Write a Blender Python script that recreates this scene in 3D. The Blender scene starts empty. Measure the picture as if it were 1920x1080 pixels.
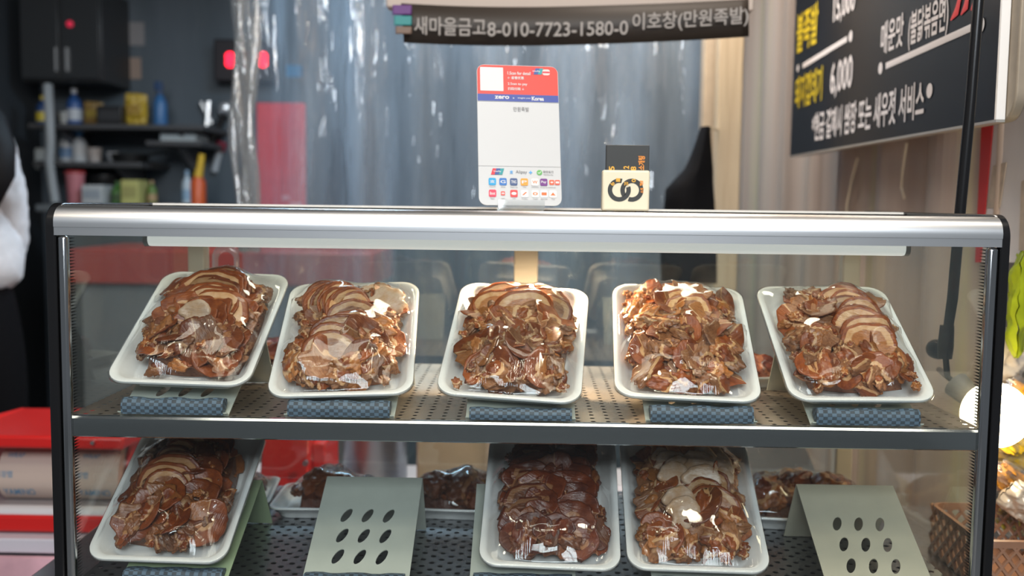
import bpy, bmesh, math, random
import numpy as np
from mathutils import Vector, Matrix, noise

SC = bpy.context.scene
COL = SC.collection
PI = math.pi
random.seed(7)

# ------------------------------------------------------------------ camera
F = 1870.0
YAW, TILT, ROLL = 0.0155, 0.0862, 0.0124
Z0 = 1.50                                             # camera height; the case top is a centimetre below it
cam = bpy.data.objects.new('camera', bpy.data.cameras.new('camera'))
COL.objects.link(cam)
CM = Matrix.Rotation(YAW, 4, 'Z') @ Matrix.Rotation(PI/2 - TILT, 4, 'X') @ Matrix.Rotation(ROLL, 4, 'Z')
cam.matrix_world = Matrix.Translation((0, 0, Z0)) @ CM
cam.data.sensor_width = 36
cam.data.lens = F/1920*36
cam.data.clip_start = 0.05
cam.data.dof.use_dof = True
cam.data.dof.focus_distance = 1.31
cam.data.dof.aperture_fstop = 3.0
SC.camera = cam

def ray(u, v):
    return (CM @ Vector(((u - 960)/F, (540 - v)/F, -1, 0))).to_3d()
def P(u, v, Y):                                       # the place seen at pixel u, v at distance Y into the stall
    d = ray(u, v); k = Y/d.y
    return Vector((d.x*k, Y, Z0 + d.z*k))
def PX(u, v, X):                                      # the same on a wall at x = X
    d = ray(u, v); k = X/d.x
    return Vector((X, d.y*k, Z0 + d.z*k))

# ------------------------------------------------------------------ world, lights, exposure
SC.view_settings.view_transform = 'Standard'
SC.view_settings.look = 'None'
SC.view_settings.exposure = 0.0
SC.view_settings.gamma = 1.0
SC.cycles.transparent_max_bounces = 40
SC.cycles.use_denoising = True
SC.cycles.max_bounces = 8
SC.cycles.sample_clamp_indirect = 4.0
W = bpy.data.worlds.new('world'); SC.world = W; W.use_nodes = True
W.node_tree.nodes['Background'].inputs[0].default_value = (0.75, 0.82, 0.9, 1)
W.node_tree.nodes['Background'].inputs[1].default_value = 0.16

def lamp(name, kind, loc, power, color, size=0.1, size_y=None, aim=None, spot=None):
    l = bpy.data.lights.new(name, kind); o = bpy.data.objects.new(name, l); COL.objects.link(o)
    o.location = loc; l.energy = power; l.color = color
    if kind == 'AREA':
        l.size = size
        if size_y: l.shape = 'RECTANGLE'; l.size_y = size_y
    else:
        l.shadow_soft_size = size
    if spot: l.spot_size = spot; l.spot_blend = 0.6
    if aim is not None:
        o.rotation_euler = (Vector(aim) - Vector(loc)).to_track_quat('-Z', 'Y').to_euler()
    return o
lamp('market_skylight', 'AREA', (0.1, -2.9, 3.3), 165, (0.86, 0.93, 1.0), 2.3, 1.15, aim=(0, 1.4, 1.2))
lamp('market_ceiling_light', 'AREA', (0.1, 0.7, 3.0), 28, (1.0, 0.90, 0.78), 2.2, 0.5, aim=(0, 1.45, 1.2))
for bx_, by_ in ((-1.0, 0.35), (-0.55, 0.15), (-0.1, 0.3), (0.3, 0.1), (0.75, 0.35)):
    lamp('market_bulb', 'POINT', (bx_, by_, 2.5), 6, (1.0, 0.86, 0.68), 0.06)
lamp('case_halogen_light', 'SPOT', (0.015, 1.52, Z0 - 0.045), 16.0, (1.0, 0.76, 0.50), 0.014, aim=(0.015, 1.50, 0), spot=2.9)
lamp('stall_cool_light', 'AREA', (-0.35, 3.2, 2.62), 30, (0.62, 0.82, 1.0), 1.0, 0.3, aim=(-0.4, 3.0, 0))
lamp('right_wall_fill', 'AREA', (0.3, 2.4, 2.6), 28, (1.0, 0.86, 0.72), 0.6, 0.4, aim=(0.8, 2.6, 1.3))  # added fill that brightens the right wall, not a lamp of the stall

# ------------------------------------------------------------------ materials
def nt(name):
    m = bpy.data.materials.new(name); m.use_nodes = True
    t = m.node_tree; t.nodes.clear()
    out = t.nodes.new('ShaderNodeOutputMaterial')
    return m, t, out
def N(t, kind, ins=None, **props):
    n = t.nodes.new(kind)
    for k, v in props.items(): setattr(n, k, v)
    for k, v in (ins or {}).items():
        s = n.inputs[k]
        if isinstance(v, bpy.types.NodeSocket): t.links.new(v, s)
        elif hasattr(s.default_value, '__len__') and not hasattr(v, '__len__'): s.default_value = [v]*len(s.default_value)
        elif hasattr(v, '__len__') and len(v) == 3 and len(s.default_value) == 4: s.default_value = (*v, 1)
        else: s.default_value = v
    return n
def M(t, op, a, b=0.0, c=0.0):
    return N(t, 'ShaderNodeMath', {0: a, 1: b, 2: c}, operation=op).outputs[0]
def ramp(t, fac, stops):
    n = N(t, 'ShaderNodeValToRGB', {'Fac': fac})
    e = n.color_ramp.elements
    while len(e) < len(stops): e.new(0.5)
    for k, (p, c) in enumerate(stops):
        e[k].position = p; e[k].color = (*c, 1) if len(c) == 3 else c
    return n.outputs['Color']
def objco(t, scale=(1, 1, 1)):
    tc = N(t, 'ShaderNodeTexCoord')
    return N(t, 'ShaderNodeMapping', {'Vector': tc.outputs['Object'], 'Scale': scale}).outputs[0]
def noi(t, vec, scale, detail=3, rough=0.55):
    return N(t, 'ShaderNodeTexNoise', {'Vector': vec, 'Scale': scale, 'Detail': detail, 'Roughness': rough}).outputs[0]
def mixc(t, fac, a, b):
    n = N(t, 'ShaderNodeMix', data_type='RGBA')
    for i, v in ((0, fac), (6, a), (7, b)):
        s = n.inputs[i]
        if isinstance(v, bpy.types.NodeSocket): t.links.new(v, s)
        elif i == 0: s.default_value = v
        else: s.default_value = (*v, 1)
    return n.outputs[2]
_C = {}
def mat(name, color, rough=0.5, metal=0.0, spec=0.5, var=0.0, scale=30, bump=0.0, emit=0, stretch=(1, 1, 1), coat=0, sheen=0, emit_color=None):
    if name in _C: return _C[name]
    m, t, out = nt(name)
    b = N(t, 'ShaderNodeBsdfPrincipled', {'Base Color': color, 'Roughness': rough, 'Metallic': metal, 'Specular IOR Level': spec, 'Coat Weight': coat, 'Sheen Weight': sheen})
    if var or bump:
        f = noi(t, objco(t, stretch), scale, 4)
        if var:
            lo = tuple(max(0, c*(1 - var)) for c in color); hi = tuple(min(1, c*(1 + var)) for c in color)
            t.links.new(ramp(t, f, [(0.3, lo), (0.7, hi)]), b.inputs['Base Color'])
        if bump:
            t.links.new(N(t, 'ShaderNodeBump', {'Height': f, 'Strength': bump, 'Distance': 0.004}).outputs[0], b.inputs['Normal'])
    if emit:
        b.inputs['Emission Color'].default_value = (*(emit_color or color), 1); b.inputs['Emission Strength'].default_value = emit
    t.links.new(b.outputs[0], out.inputs[0])
    _C[name] = m; return m
def schlick(t, f0=0.045, normal=None):
    lw = N(t, 'ShaderNodeLayerWeight', {'Blend': 0.5})
    if normal is not None: t.links.new(normal, lw.inputs['Normal'])
    p = M(t, 'POWER', lw.outputs['Facing'], 5.0)
    return M(t, 'MULTIPLY_ADD', p, 1 - f0, f0)
def glassy(name, tint=(1, 1, 1), f0=0.045, rough=0.01, bumpscale=None, bumpstr=0.2, haze=0.0, haze_color=(0.8, 0.85, 0.9), stretch=(1, 1, 1), dist=0.002):
    m, t, out = nt(name)
    nrm = None
    if bumpscale:
        f = noi(t, objco(t, stretch), bumpscale, 3)
        nrm = N(t, 'ShaderNodeBump', {'Height': f, 'Strength': bumpstr, 'Distance': dist}).outputs[0]
    tr = N(t, 'ShaderNodeBsdfTransparent', {'Color': tint})
    gl = N(t, 'ShaderNodeBsdfGlossy', {'Color': (1, 1, 1), 'Roughness': rough})
    if nrm is not None: t.links.new(nrm, gl.inputs['Normal'])
    base = tr.outputs[0]
    if haze:
        df = N(t, 'ShaderNodeBsdfDiffuse', {'Color': haze_color}); tl = N(t, 'ShaderNodeBsdfTranslucent', {'Color': haze_color})
        h = N(t, 'ShaderNodeMixShader', {0: 0.5, 1: df.outputs[0], 2: tl.outputs[0]})
        base = N(t, 'ShaderNodeMixShader', {0: haze, 1: base, 2: h.outputs[0]}).outputs[0]
    mx = N(t, 'ShaderNodeMixShader', {0: schlick(t, f0, nrm), 1: base, 2: gl.outputs[0]})
    t.links.new(mx.outputs[0], out.inputs[0])
    return m
GLASS = glassy('clear_glass', (0.97, 0.985, 0.975), 0.03)
DOORGLASS = glassy('door_glass', (0.96, 0.98, 0.965), 0.055)
TOPGLASS = glassy('top_glass', (0.8, 0.84, 0.82), 0.06)
ACRYL = glassy('clear_acrylic', (0.96, 0.97, 0.97), 0.06, 0.03, haze=0.12)
def film_material():
    m, t, out = nt('cling_film')
    co = objco(t); sp = N(t, 'ShaderNodeSeparateXYZ', {0: co})
    f = noi(t, co, 24, 1.5)
    oi = N(t, 'ShaderNodeObjectInfo')
    pl_ = noi(t, N(t, 'ShaderNodeMapping', {'Vector': co, 'Scale': (420, 14, 14)}).outputs[0], 1.0, 2)
    k = N(t, 'ShaderNodeMapRange', {0: sp.outputs[1], 1: -0.062, 2: -0.095, 3: 0.0, 4: 1.0}).outputs[0]
    k = M(t, 'MULTIPLY', k, N(t, 'ShaderNodeMapRange', {0: noi(t, N(t, 'ShaderNodeVectorMath', {0: co, 1: N(t, 'ShaderNodeCombineXYZ', {0: oi.outputs['Random']}).outputs[0]}, operation='ADD').outputs[0], 16, 1), 1: 0.46, 2: 0.58}).outputs[0])
    hgt = M(t, 'MULTIPLY_ADD', M(t, 'MULTIPLY', pl_, k), 0.40, M(t, 'MULTIPLY', f, 0.50))
    nrm = N(t, 'ShaderNodeBump', {'Height': hgt, 'Strength': 0.9, 'Distance': 0.002}).outputs[0]
    tr = N(t, 'ShaderNodeBsdfTransparent', {'Color': (0.99, 0.99, 0.99)})
    gl = N(t, 'ShaderNodeBsdfGlossy', {'Roughness': 0.02, 'Normal': nrm})
    mx = N(t, 'ShaderNodeMixShader', {0: schlick(t, 0.052, nrm), 1: tr.outputs[0], 2: gl.outputs[0]})
    t.links.new(mx.outputs[0], out.inputs[0]); return m
FILM = film_material()
BAGFILM = glassy('bag_film', (0.93, 0.93, 0.93), 0.07, 0.06, bumpscale=30, bumpstr=0.6, haze=0.12)
def curtain_material():
    m, t, out = nt('curtain_plastic')
    st = noi(t, objco(t, (5, 5, 0.55)), 1.6, 5, 0.65)
    nrm = N(t, 'ShaderNodeBump', {'Height': noi(t, objco(t, (4, 4, 0.45)), 4.5, 2.5), 'Strength': 1.0, 'Distance': 0.06}).outputs[0]
    tr = N(t, 'ShaderNodeBsdfTransparent', {'Color': (0.9, 0.93, 0.96)})
    df = N(t, 'ShaderNodeBsdfDiffuse', {'Color': (0.56, 0.68, 0.80)}); tl = N(t, 'ShaderNodeBsdfTranslucent', {'Color': (0.56, 0.70, 0.84)})
    h = N(t, 'ShaderNodeMixShader', {0: 0.5, 1: df.outputs[0], 2: tl.outputs[0]})
    k = N(t, 'ShaderNodeMapRange', {0: st, 1: 0.36, 2: 0.70, 3: 0.12, 4: 0.42}).outputs[0]
    base = N(t, 'ShaderNodeMixShader', {0: k, 1: tr.outputs[0], 2: h.outputs[0]})
    gl = N(t, 'ShaderNodeBsdfGlossy', {'Roughness': 0.07, 'Normal': nrm})
    mx = N(t, 'ShaderNodeMixShader', {0: schlick(t, 0.085, nrm), 1: base.outputs[0], 2: gl.outputs[0]})
    t.links.new(mx.outputs[0], out.inputs[0]); return m
CURTAIN = curtain_material()
STEEL = mat('brushed_aluminium', (0.72, 0.73, 0.74), 0.26, 1.0)
STEEL2 = mat('polished_steel', (0.55, 0.56, 0.57), 0.14, 1.0)
RAIL = mat('satin_aluminium', (0.80, 0.81, 0.82), 0.33, 1.0)
BLACK = mat('black_plastic', (0.008, 0.008, 0.009), 0.22)
BLACKM = mat('matt_black', (0.012, 0.012, 0.013), 0.7)
CREAM = mat('cream_aluminium', (0.55, 0.46, 0.35), 0.45)
FOAM = mat('white_foam', (0.86, 0.86, 0.84), 0.5, var=0.02, scale=200, bump=0.03)
STAND = mat('frosted_pvc', (0.50, 0.53, 0.47), 0.38, var=0.06, scale=18)
TUBE = mat('tube_cover', (0.9, 0.92, 0.9), 0.35, emit=0.42, emit_color=(0.95, 1, 0.97))
WHITE = mat('white_print', (0.62, 0.62, 0.62), 0.45)

def perforated(name, pitch, rad, color, rough, slot=1.0, stagger=True):
    m, t, out = nt(name)
    tc = N(t, 'ShaderNodeTexCoord')
    def dots(off):
        v = N(t, 'ShaderNodeVectorMath', {0: tc.outputs['Object'], 1: (1/pitch, 1/pitch, 0)}, operation='MULTIPLY').outputs[0]
        v = N(t, 'ShaderNodeVectorMath', {0: v, 1: (off, off, 0)}, operation='ADD').outputs[0]
        v = N(t, 'ShaderNodeVectorMath', {0: v}, operation='FRACTION').outputs[0]
        v = N(t, 'ShaderNodeVectorMath', {0: v, 1: (0.5, 0.5, 0)}, operation='SUBTRACT').outputs[0]
        v = N(t, 'ShaderNodeVectorMath', {0: v, 1: (1, slot, 0)}, operation='MULTIPLY').outputs[0]
        l = N(t, 'ShaderNodeVectorMath', {0: v}, operation='LENGTH').outputs['Value']
        return M(t, 'LESS_THAN', l, rad/pitch)
    h = M(t, 'MAXIMUM', dots(0.0), dots(0.5)) if stagger else dots(0.0)
    f = noi(t, objco(t), 14, 4)
    b = N(t, 'ShaderNodeBsdfPrincipled', {'Base Color': color, 'Metallic': 1.0, 'Roughness': rough})
    t.links.new(M(t, 'MULTIPLY_ADD', f, 0.22, rough - 0.1), b.inputs['Roughness'])
    tr = N(t, 'ShaderNodeBsdfTransparent')
    mx = N(t, 'ShaderNodeMixShader', {0: h, 1: b.outputs[0], 2: tr.outputs[0]})
    t.links.new(mx.outputs[0], out.inputs[0]); return m
PERF_UP = perforated('perforated_steel', 0.0195, 0.0033, (0.60, 0.50, 0.41), 0.42, stagger=False)  # warm tint puts the case lamp's glow into the steel colour
PERF_LOW = perforated('perforated_tray_steel', 0.026, 0.0042, (0.36, 0.37, 0.39), 0.32)

def side_glass():                                    # glass with a printed comb of dark lines along its front edge
    m, t, out = nt('printed_edge_glass')
    tc = N(t, 'ShaderNodeTexCoord'); s = N(t, 'ShaderNodeSeparateXYZ', {0: tc.outputs['Object']})
    edge = M(t, 'SUBTRACT', 0.036, s.outputs[1])                     # the front edge is at local y = 0
    edge = M(t, 'DIVIDE', edge, 0.036)
    st = M(t, 'FRACT', M(t, 'DIVIDE', s.outputs[2], 0.0042))
    k = M(t, 'LESS_THAN', M(t, 'ABSOLUTE', M(t, 'SUBTRACT', st, 0.5)), M(t, 'MULTIPLY', edge, 0.42))
    tr = N(t, 'ShaderNodeBsdfTransparent', {'Color': (0.95, 0.97, 0.95)}); gl = N(t, 'ShaderNodeBsdfGlossy', {'Roughness': 0.015})
    hz = N(t, 'ShaderNodeBsdfDiffuse', {'Color': (0.6, 0.58, 0.5)})
    base = N(t, 'ShaderNodeMixShader', {0: 0.02, 1: tr.outputs[0], 2: hz.outputs[0]})
    mx = N(t, 'ShaderNodeMixShader', {0: schlick(t, 0.03), 1: base.outputs[0], 2: gl.outputs[0]})
    dk = N(t, 'ShaderNodeBsdfDiffuse', {'Color': (0.01, 0.01, 0.01)})
    m2 = N(t, 'ShaderNodeMixShader', {0: k, 1: mx.outputs[0], 2: dk.outputs[0]})
    t.links.new(m2.outputs[0], out.inputs[0]); return m
SIDEGLASS = side_glass()

GREEN = mat('green_pvc', (0.40, 0.50, 0.30), 0.38, var=0.06, scale=18)
LIT_BEIGE = mat('pvc_lit_beige', (0.52, 0.49, 0.38), 0.38, var=0.06, scale=18)  # stand plastic with warm light put into its colour
def weave():
    m, t, out = nt('blue_basket_weave')
    co = objco(t, (1/0.0058, 1/0.0058, 1/0.0042))
    ch = N(t, 'ShaderNodeTexChecker', {'Vector': co, 'Color1': (0.085, 0.14, 0.205), 'Color2': (0.012, 0.016, 0.024), 'Scale': 1.0})
    f = noi(t, objco(t), 60, 2)
    c = mixc(t, M(t, 'MULTIPLY', f, 0.35), ch.outputs[0], (0.20, 0.27, 0.34))
    b = N(t, 'ShaderNodeBsdfPrincipled', {'Base Color': c, 'Roughness': 0.5})
    t.links.new(N(t, 'ShaderNodeBump', {'Height': ch.outputs[1], 'Strength': 0.8, 'Distance': 0.002}).outputs[0], b.inputs['Normal'])
    t.links.new(b.outputs[0], out.inputs[0]); return m
WEAVE = weave()

def meat_material():
    m, t, out = nt('braised_pork')
    at = N(t, 'ShaderNodeAttribute', attribute_name='layer')
    oi = N(t, 'ShaderNodeObjectInfo')
    co = objco(t, (1, 1, 1)); shift = N(t, 'ShaderNodeVectorMath', {0: co, 1: N(t, 'ShaderNodeCombineXYZ', {0: M(t, 'MULTIPLY', oi.outputs['Random'], 9.0)}).outputs[0]}, operation='ADD').outputs[0]
    f1 = noi(t, shift, 70, 4, 0.6); f2 = noi(t, N(t, 'ShaderNodeMapping', {'Vector': shift, 'Scale': (40, 260, 120)}).outputs[0], 1.0, 3)
    meat = ramp(t, f1, [(0.25, (0.14, 0.050, 0.016)), (0.48, (0.36, 0.165, 0.070)), (0.74, (0.54, 0.31, 0.165))])
    meat = mixc(t, M(t, 'MULTIPLY', f2, 0.55), meat, (0.26, 0.11, 0.05))
    meat = mixc(t, M(t, 'MULTIPLY', M(t, 'GREATER_THAN', oi.outputs['Random'], 0.62), 0.6), meat, (0.46, 0.17, 0.025))
    f3 = noi(t, N(t, 'ShaderNodeMapping', {'Vector': shift, 'Scale': (150, 520, 300)}).outputs[0], 1.0, 3, 0.65)
    meat = mixc(t, N(t, 'ShaderNodeMapRange', {0: f3, 1: 0.52, 2: 0.68, 3: 0.0, 4: 0.6}).outputs[0], meat, (0.13, 0.045, 0.018))
    fat = ramp(t, f1, [(0.3, (0.56, 0.30, 0.11)), (0.7, (0.74, 0.53, 0.32))])
    skin = ramp(t, f1, [(0.3, (0.17, 0.036, 0.006)), (0.7, (0.37, 0.105, 0.020))])
    lay = M(t, 'ADD', at.outputs['Fac'], M(t, 'MULTIPLY', M(t, 'SUBTRACT', f1, 0.5), 0.35))
    k1 = N(t, 'ShaderNodeMapRange', {0: lay, 1: 0.25, 2: 0.42, 3: 0.0, 4: 1.0}).outputs[0]
    k2 = N(t, 'ShaderNodeMapRange', {0: lay, 1: 0.68, 2: 0.80, 3: 0.0, 4: 1.0}).outputs[0]
    c = mixc(t, k2, mixc(t, k1, meat, fat), skin)
    mul = N(t, 'ShaderNodeMix', data_type='RGBA', blend_type='MULTIPLY'); mul.inputs[0].default_value = 1
    t.links.new(c, mul.inputs[6]); t.links.new(oi.outputs['Color'], mul.inputs[7])
    b = N(t, 'ShaderNodeBsdfPrincipled', {'Base Color': mul.outputs[2], 'Roughness': 0.27, 'Specular IOR Level': 0.6})
    t.links.new(N(t, 'ShaderNodeBump', {'Height': M(t, 'ADD', M(t, 'ADD', f1, f2), M(t, 'MULTIPLY', f3, 0.5)), 'Strength': 0.7, 'Distance': 0.0018}).outputs[0], b.inputs['Normal'])
    t.links.new(b.outputs[0], out.inputs[0]); return m
MEAT = meat_material()

def streaky(name, stops, sx=14.0, sz=0.6, rough=0.5, axis=1):
    m, t, out = nt(name)
    f = noi(t, objco(t, (sx, sx, sz)), 1.0, 4, 0.6)
    b = N(t, 'ShaderNodeBsdfPrincipled', {'Base Color': ramp(t, f, stops), 'Roughness': rough})
    t.links.new(N(t, 'ShaderNodeBump', {'Height': f, 'Strength': 0.4, 'Distance': 0.02}).outputs[0], b.inputs['Normal'])
    t.links.new(b.outputs[0], out.inputs[0]); return m

# ------------------------------------------------------------------ geometry helpers
def tag(o, label, cat, group=None):
    o['label'] = label; o['category'] = cat
    if group: o['group'] = group
    return o
def thing(name, label, cat, loc=(0, 0, 0), group=None, rot=None):
    o = bpy.data.objects.new(name, None); COL.objects.link(o)
    o.empty_display_size = 0.02; o.location = loc
    if rot is not None: o.rotation_euler = rot
    return tag(o, label, cat, group)
def origin(o):
    v = Vector((0, 0, 0))
    while o is not None: v = v + Vector(o.location); o = o.parent
    return v
class G:
    def __init__(s): s.v = []; s.f = []; s.attr = []
    def add(s, v, f):
        n = len(s.v); s.v += [tuple(p) for p in v]; s.f += [tuple(i + n for i in q) for q in f]; return s
    def box(s, a, b):
        (x0, y0, z0), (x1, y1, z1) = a, b
        return s.add([(x0, y0, z0), (x1, y0, z0), (x1, y1, z0), (x0, y1, z0), (x0, y0, z1), (x1, y0, z1), (x1, y1, z1), (x0, y1, z1)],
                     [(0, 3, 2, 1), (4, 5, 6, 7), (0, 1, 5, 4), (1, 2, 6, 5), (2, 3, 7, 6), (3, 0, 4, 7)])
    def hexa(s, base, off):                            # quad outline base[4], thickness vector
        b = [Vector(p) for p in base]; o = Vector(off); v = b + [p + o for p in b]
        return s.add(v, [(0, 1, 2, 3), (7, 6, 5, 4), (0, 4, 5, 1), (1, 5, 6, 2), (2, 6, 7, 3), (3, 7, 4, 0)])
    def loft(s, rings, cap=True):
        n = len(rings[0]); k = len(rings); v = [p for r in rings for p in r]
        f = [(i*n + j, i*n + (j + 1) % n, (i + 1)*n + (j + 1) % n, (i + 1)*n + j) for i in range(k - 1) for j in range(n)]
        if cap: f += [tuple(reversed(range(n))), tuple((k - 1)*n + j for j in range(n))]
        return s.add(v, f)
    def tube(s, pts, r, n=12):
        pts = [Vector(p) for p in pts]; rr = r if hasattr(r, '__len__') else [r]*len(pts)
        rings = []; up = Vector((0.13, 0.31, 0.94))
        for i, p in enumerate(pts):
            d = (pts[min(i + 1, len(pts) - 1)] - pts[max(i - 1, 0)]).normalized()
            a = d.cross(up)
            if a.length < 1e-4: a = d.cross(Vector((1, 0, 0)))
            a.normalize(); b = d.cross(a)
            rings.append([p + (a*math.cos(q) + b*math.sin(q))*rr[i] for q in (2*PI*j/n for j in range(n))])
        return s.loft(rings)
    def lathe(s, c, prof, n=24, axis='Z'):
        c = Vector(c); rings = []
        for r, h in prof:
            ring = []
            for j in range(n):
                a = 2*PI*j/n; x, y = r*math.cos(a), r*math.sin(a)
                ring.append(c + (Vector((x, y, h)) if axis == 'Z' else Vector((h, x, y)) if axis == 'X' else Vector((y, h, x))))
            rings.append(ring)
        return s.loft(rings)
    def obj(s, name, m, parent=None, local=False, bevel=0, smooth=True, angle=40, seg=2):
        me = bpy.data.meshes.new(name)
        v = s.v
        if parent is not None and not local:
            o0 = origin(parent); v = [(p[0] - o0.x, p[1] - o0.y, p[2] - o0.z) for p in v]
        me.from_pydata(v, [], s.f); me.update()
        o = bpy.data.objects.new(name, me); COL.objects.link(o)
        if m is not None: me.materials.append(m)
        if smooth:
            me.polygons.foreach_set('use_smooth', [True]*len(me.polygons)); me.set_sharp_from_angle(angle=math.radians(angle))
        if parent is not None: o.parent = parent
        if bevel:
            b = o.modifiers.new('bevel', 'BEVEL'); b.width = bevel; b.segments = seg; b.limit_method = 'ANGLE'
        return o
def recenter(o, c=None):                              # put a single mesh thing's origin at its base
    me = o.data; n = len(me.vertices); a = np.empty(n*3); me.vertices.foreach_get('co', a); a = a.reshape(-1, 3)
    if c is None: c = Vector(((a[:, 0].min() + a[:, 0].max())/2, (a[:, 1].min() + a[:, 1].max())/2, a[:, 2].min()))
    me.vertices.foreach_set('co', (a - np.array(c)).ravel()); o.location = c; me.update(); return o
def struct(o): o['kind'] = 'structure'; return o

def rrect(w, h, r, n=6, m=4):                          # rounded rectangle outline, counter-clockwise, centred
    out = []; w2, h2 = w/2, h/2
    for k, (cx, cy) in enumerate(((w2 - r, -h2 + r), (w2 - r, h2 - r), (-w2 + r, h2 - r), (-w2 + r, -h2 + r))):
        a0 = -PI/2 + k*PI/2
        arc = [(cx + r*math.cos(a0 + PI/2*i/n), cy + r*math.sin(a0 + PI/2*i/n)) for i in range(n + 1)]
        out += arc
        nx = ((w2 - r, h2 - r), (-w2 + r, h2 - r), (-w2 + r, -h2 + r), (w2 - r, -h2 + r))[k]
        a1 = a0 + PI/2; e = (nx[0] + r*math.cos(a1), nx[1] + r*math.sin(a1))
        s = arc[-1]
        out += [(s[0] + (e[0] - s[0])*i/m, s[1] + (e[1] - s[1])*i/m) for i in range(1, m)]
    return out
def plate(g, w, h, r, frame, t=0.001):                 # rounded plate; frame = (origin, right, up, normal): origin is its centre
    o, a, b, n = frame; q = rrect(w, h, r)
    front = [o + a*x + b*y + n*t for x, y in q]; back = [o + a*x + b*y for x, y in q]
    return g.loft([back, front])

def text_mesh(body, bold=0.0):
    c = bpy.data.curves.new('t', 'FONT'); c.body = body; c.resolution_u = 3; c.offset = bold
    o = bpy.data.objects.new('t', c); COL.objects.link(o); bpy.context.view_layer.update()
    me = bpy.data.meshes.new_from_object(o.evaluated_get(bpy.context.evaluated_depsgraph_get()))
    v = [p.co.copy() for p in me.vertices]; f = [tuple(p.vertices) for p in me.polygons]
    bpy.data.objects.remove(o); bpy.data.curves.remove(c); bpy.data.meshes.remove(me)
    x0 = min(p.x for p in v); x1 = max(p.x for p in v); y0 = min(p.y for p in v); y1 = max(p.y for p in v)
    return [((p.x - x0)/(x1 - x0), (p.y - y0)/(y1 - y0)) for p in v], f, (x1 - x0)/(y1 - y0)
def text(g, body, o, right, up, w=None, h=None, bold=0.0, bend=None):
    q, f, asp = text_mesh(body, bold)
    if w is None: w = h*asp
    if h is None: h = w/asp
    o, right, up = Vector(o), Vector(right), Vector(up)
    return g.add([o + right*(x*w) + up*(y*h + (bend(x) if bend else 0)) for x, y in q], f)

def loc_noise(p, s, seed=0): return noise.noise(Vector((p[0]*s + seed*7.3, p[1]*s - seed*3.1, p[2]*s + seed)))

# ------------------------------------------------------------------ structure
g = G().box((-3.2, -4, -0.05), (2.6, 1.8, 0)); struct(g.obj('floor', mat('street_concrete', (0.18, 0.18, 0.18), 0.8, var=0.2, scale=8)))
g = G().box((-2.6, 2.05, -0.05), (1.4, 4.7, 0.25)); struct(g.obj('floor_stall', mat('stall_floor', (0.12, 0.12, 0.12), 0.7)))
WALLB = streaky('grey_blue_panel', [(0.25, (0.05, 0.066, 0.08)), (0.75, (0.085, 0.104, 0.124))], 3, 0.8, 0.45)
g = G().box((-2.6, 4.6, 0.2), (1.4, 4.7, 3.0)); struct(g.obj('wall_back', WALLB, smooth=False))
g = G().box((-2.35, 1.95, 0.2), (-2.25, 4.6, 3.0)); struct(g.obj('wall_left', mat('dark_panel', (0.035, 0.042, 0.05), 0.6), smooth=False))
WALLR = streaky('aged_sheet_with_glints', [(0.20, (0.20, 0.14, 0.105)), (0.40, (0.38, 0.275, 0.21)), (0.55, (0.43, 0.33, 0.265)), (0.66, (0.46, 0.38, 0.24)), (0.80, (0.42, 0.50, 0.50))], 9, 0.25, 0.3)  # brown streaks of the sheet; the bluish stop paints its highlights
g = G()
rows = [[(0.80 + 0.02*math.sin(i*0.9) + 0.01*loc_noise((0, i, j*0.3), 0.7), 1.70 + i*(4.6 - 1.70)/70, 0.2 + j*(2.8/12)) for j in range(13)] for i in range(71)]
n = 13
g.add([p for r in rows for p in r], [(i*n + j, i*n + j + 1, (i + 1)*n + j + 1, (i + 1)*n + j) for i in range(70) for j in range(12)])
o = g.obj('wall_right', WALLR); struct(o); sm = o.modifiers.new('thick', 'SOLIDIFY'); sm.thickness = 0.012; sm.offset = 1
g = G().box((-2.6, 1.75, 2.85), (1.4, 4.7, 2.95)); struct(g.obj('ceiling', mat('dark_ceiling', (0.03, 0.035, 0.04), 0.8), smooth=False))
g = G().box((1.05, 1.75, 0), (1.15, 4.7, 2.95)); struct(g.obj('wall_side_neighbour', mat('pale_board', (0.5, 0.46, 0.42), 0.7), smooth=False))
for k, (pts_, lab) in enumerate((([(1700, 268), (1692, 320), (1690, 352), (1696, 372)], 'short curved cream string on the plastic wall under the menu board'), ([(1608, 296), (1596, 340), (1588, 385), (1586, 430)], 'long tan string on the plastic wall below the middle of the menu board'))):
    g = G().tube([PX(u, v, 0.772) for u, v in pts_], 0.0028, 6)
    o = g.obj('hanging_string', mat('cord_cream', (0.62, 0.52, 0.38), 0.6)); recenter(o); tag(o, lab, 'string')
# wooden post behind the case
POSTW = streaky('pale_wood', [(0.3, (0.33, 0.25, 0.16)), (0.7, (0.46, 0.38, 0.265))], 22, 1.2, 0.6)
a = P(1346, 200, 2.6); b = P(1392, 200, 2.6)
g = G().box((a.x, 2.6, 0.25), (b.x, 2.66, 2.85)); struct(g.obj('trim_1', POSTW, bevel=0.004))
a = P(1320, 200, 2.66); b = P(1344, 200, 2.66)
g = G().box((a.x, 2.67, 0.25), (b.x, 2.73, 2.85)); struct(g.obj('trim_2', mat('aged_wood', (0.36, 0.29, 0.21), 0.6, var=0.2, scale=12), bevel=0.004))
# market roof opening above the lane behind the camera: dark bars across the skylight
g = G()
for k in range(10):
    x = -1.5 + k*0.35
    g.tube([(x, -2.80, 2.50), (x + 0.12*math.sin(k*2.1), -2.30, 3.95)], 0.016, 6)
for k in range(4): g.tube([(-1.7, -2.74 + 0.12*k, 2.7 + 0.33*k), (1.9, -2.74 + 0.12*k, 2.66 + 0.35*k)], 0.014, 6)
struct(g.obj('window_1', BLACKM))

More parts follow.
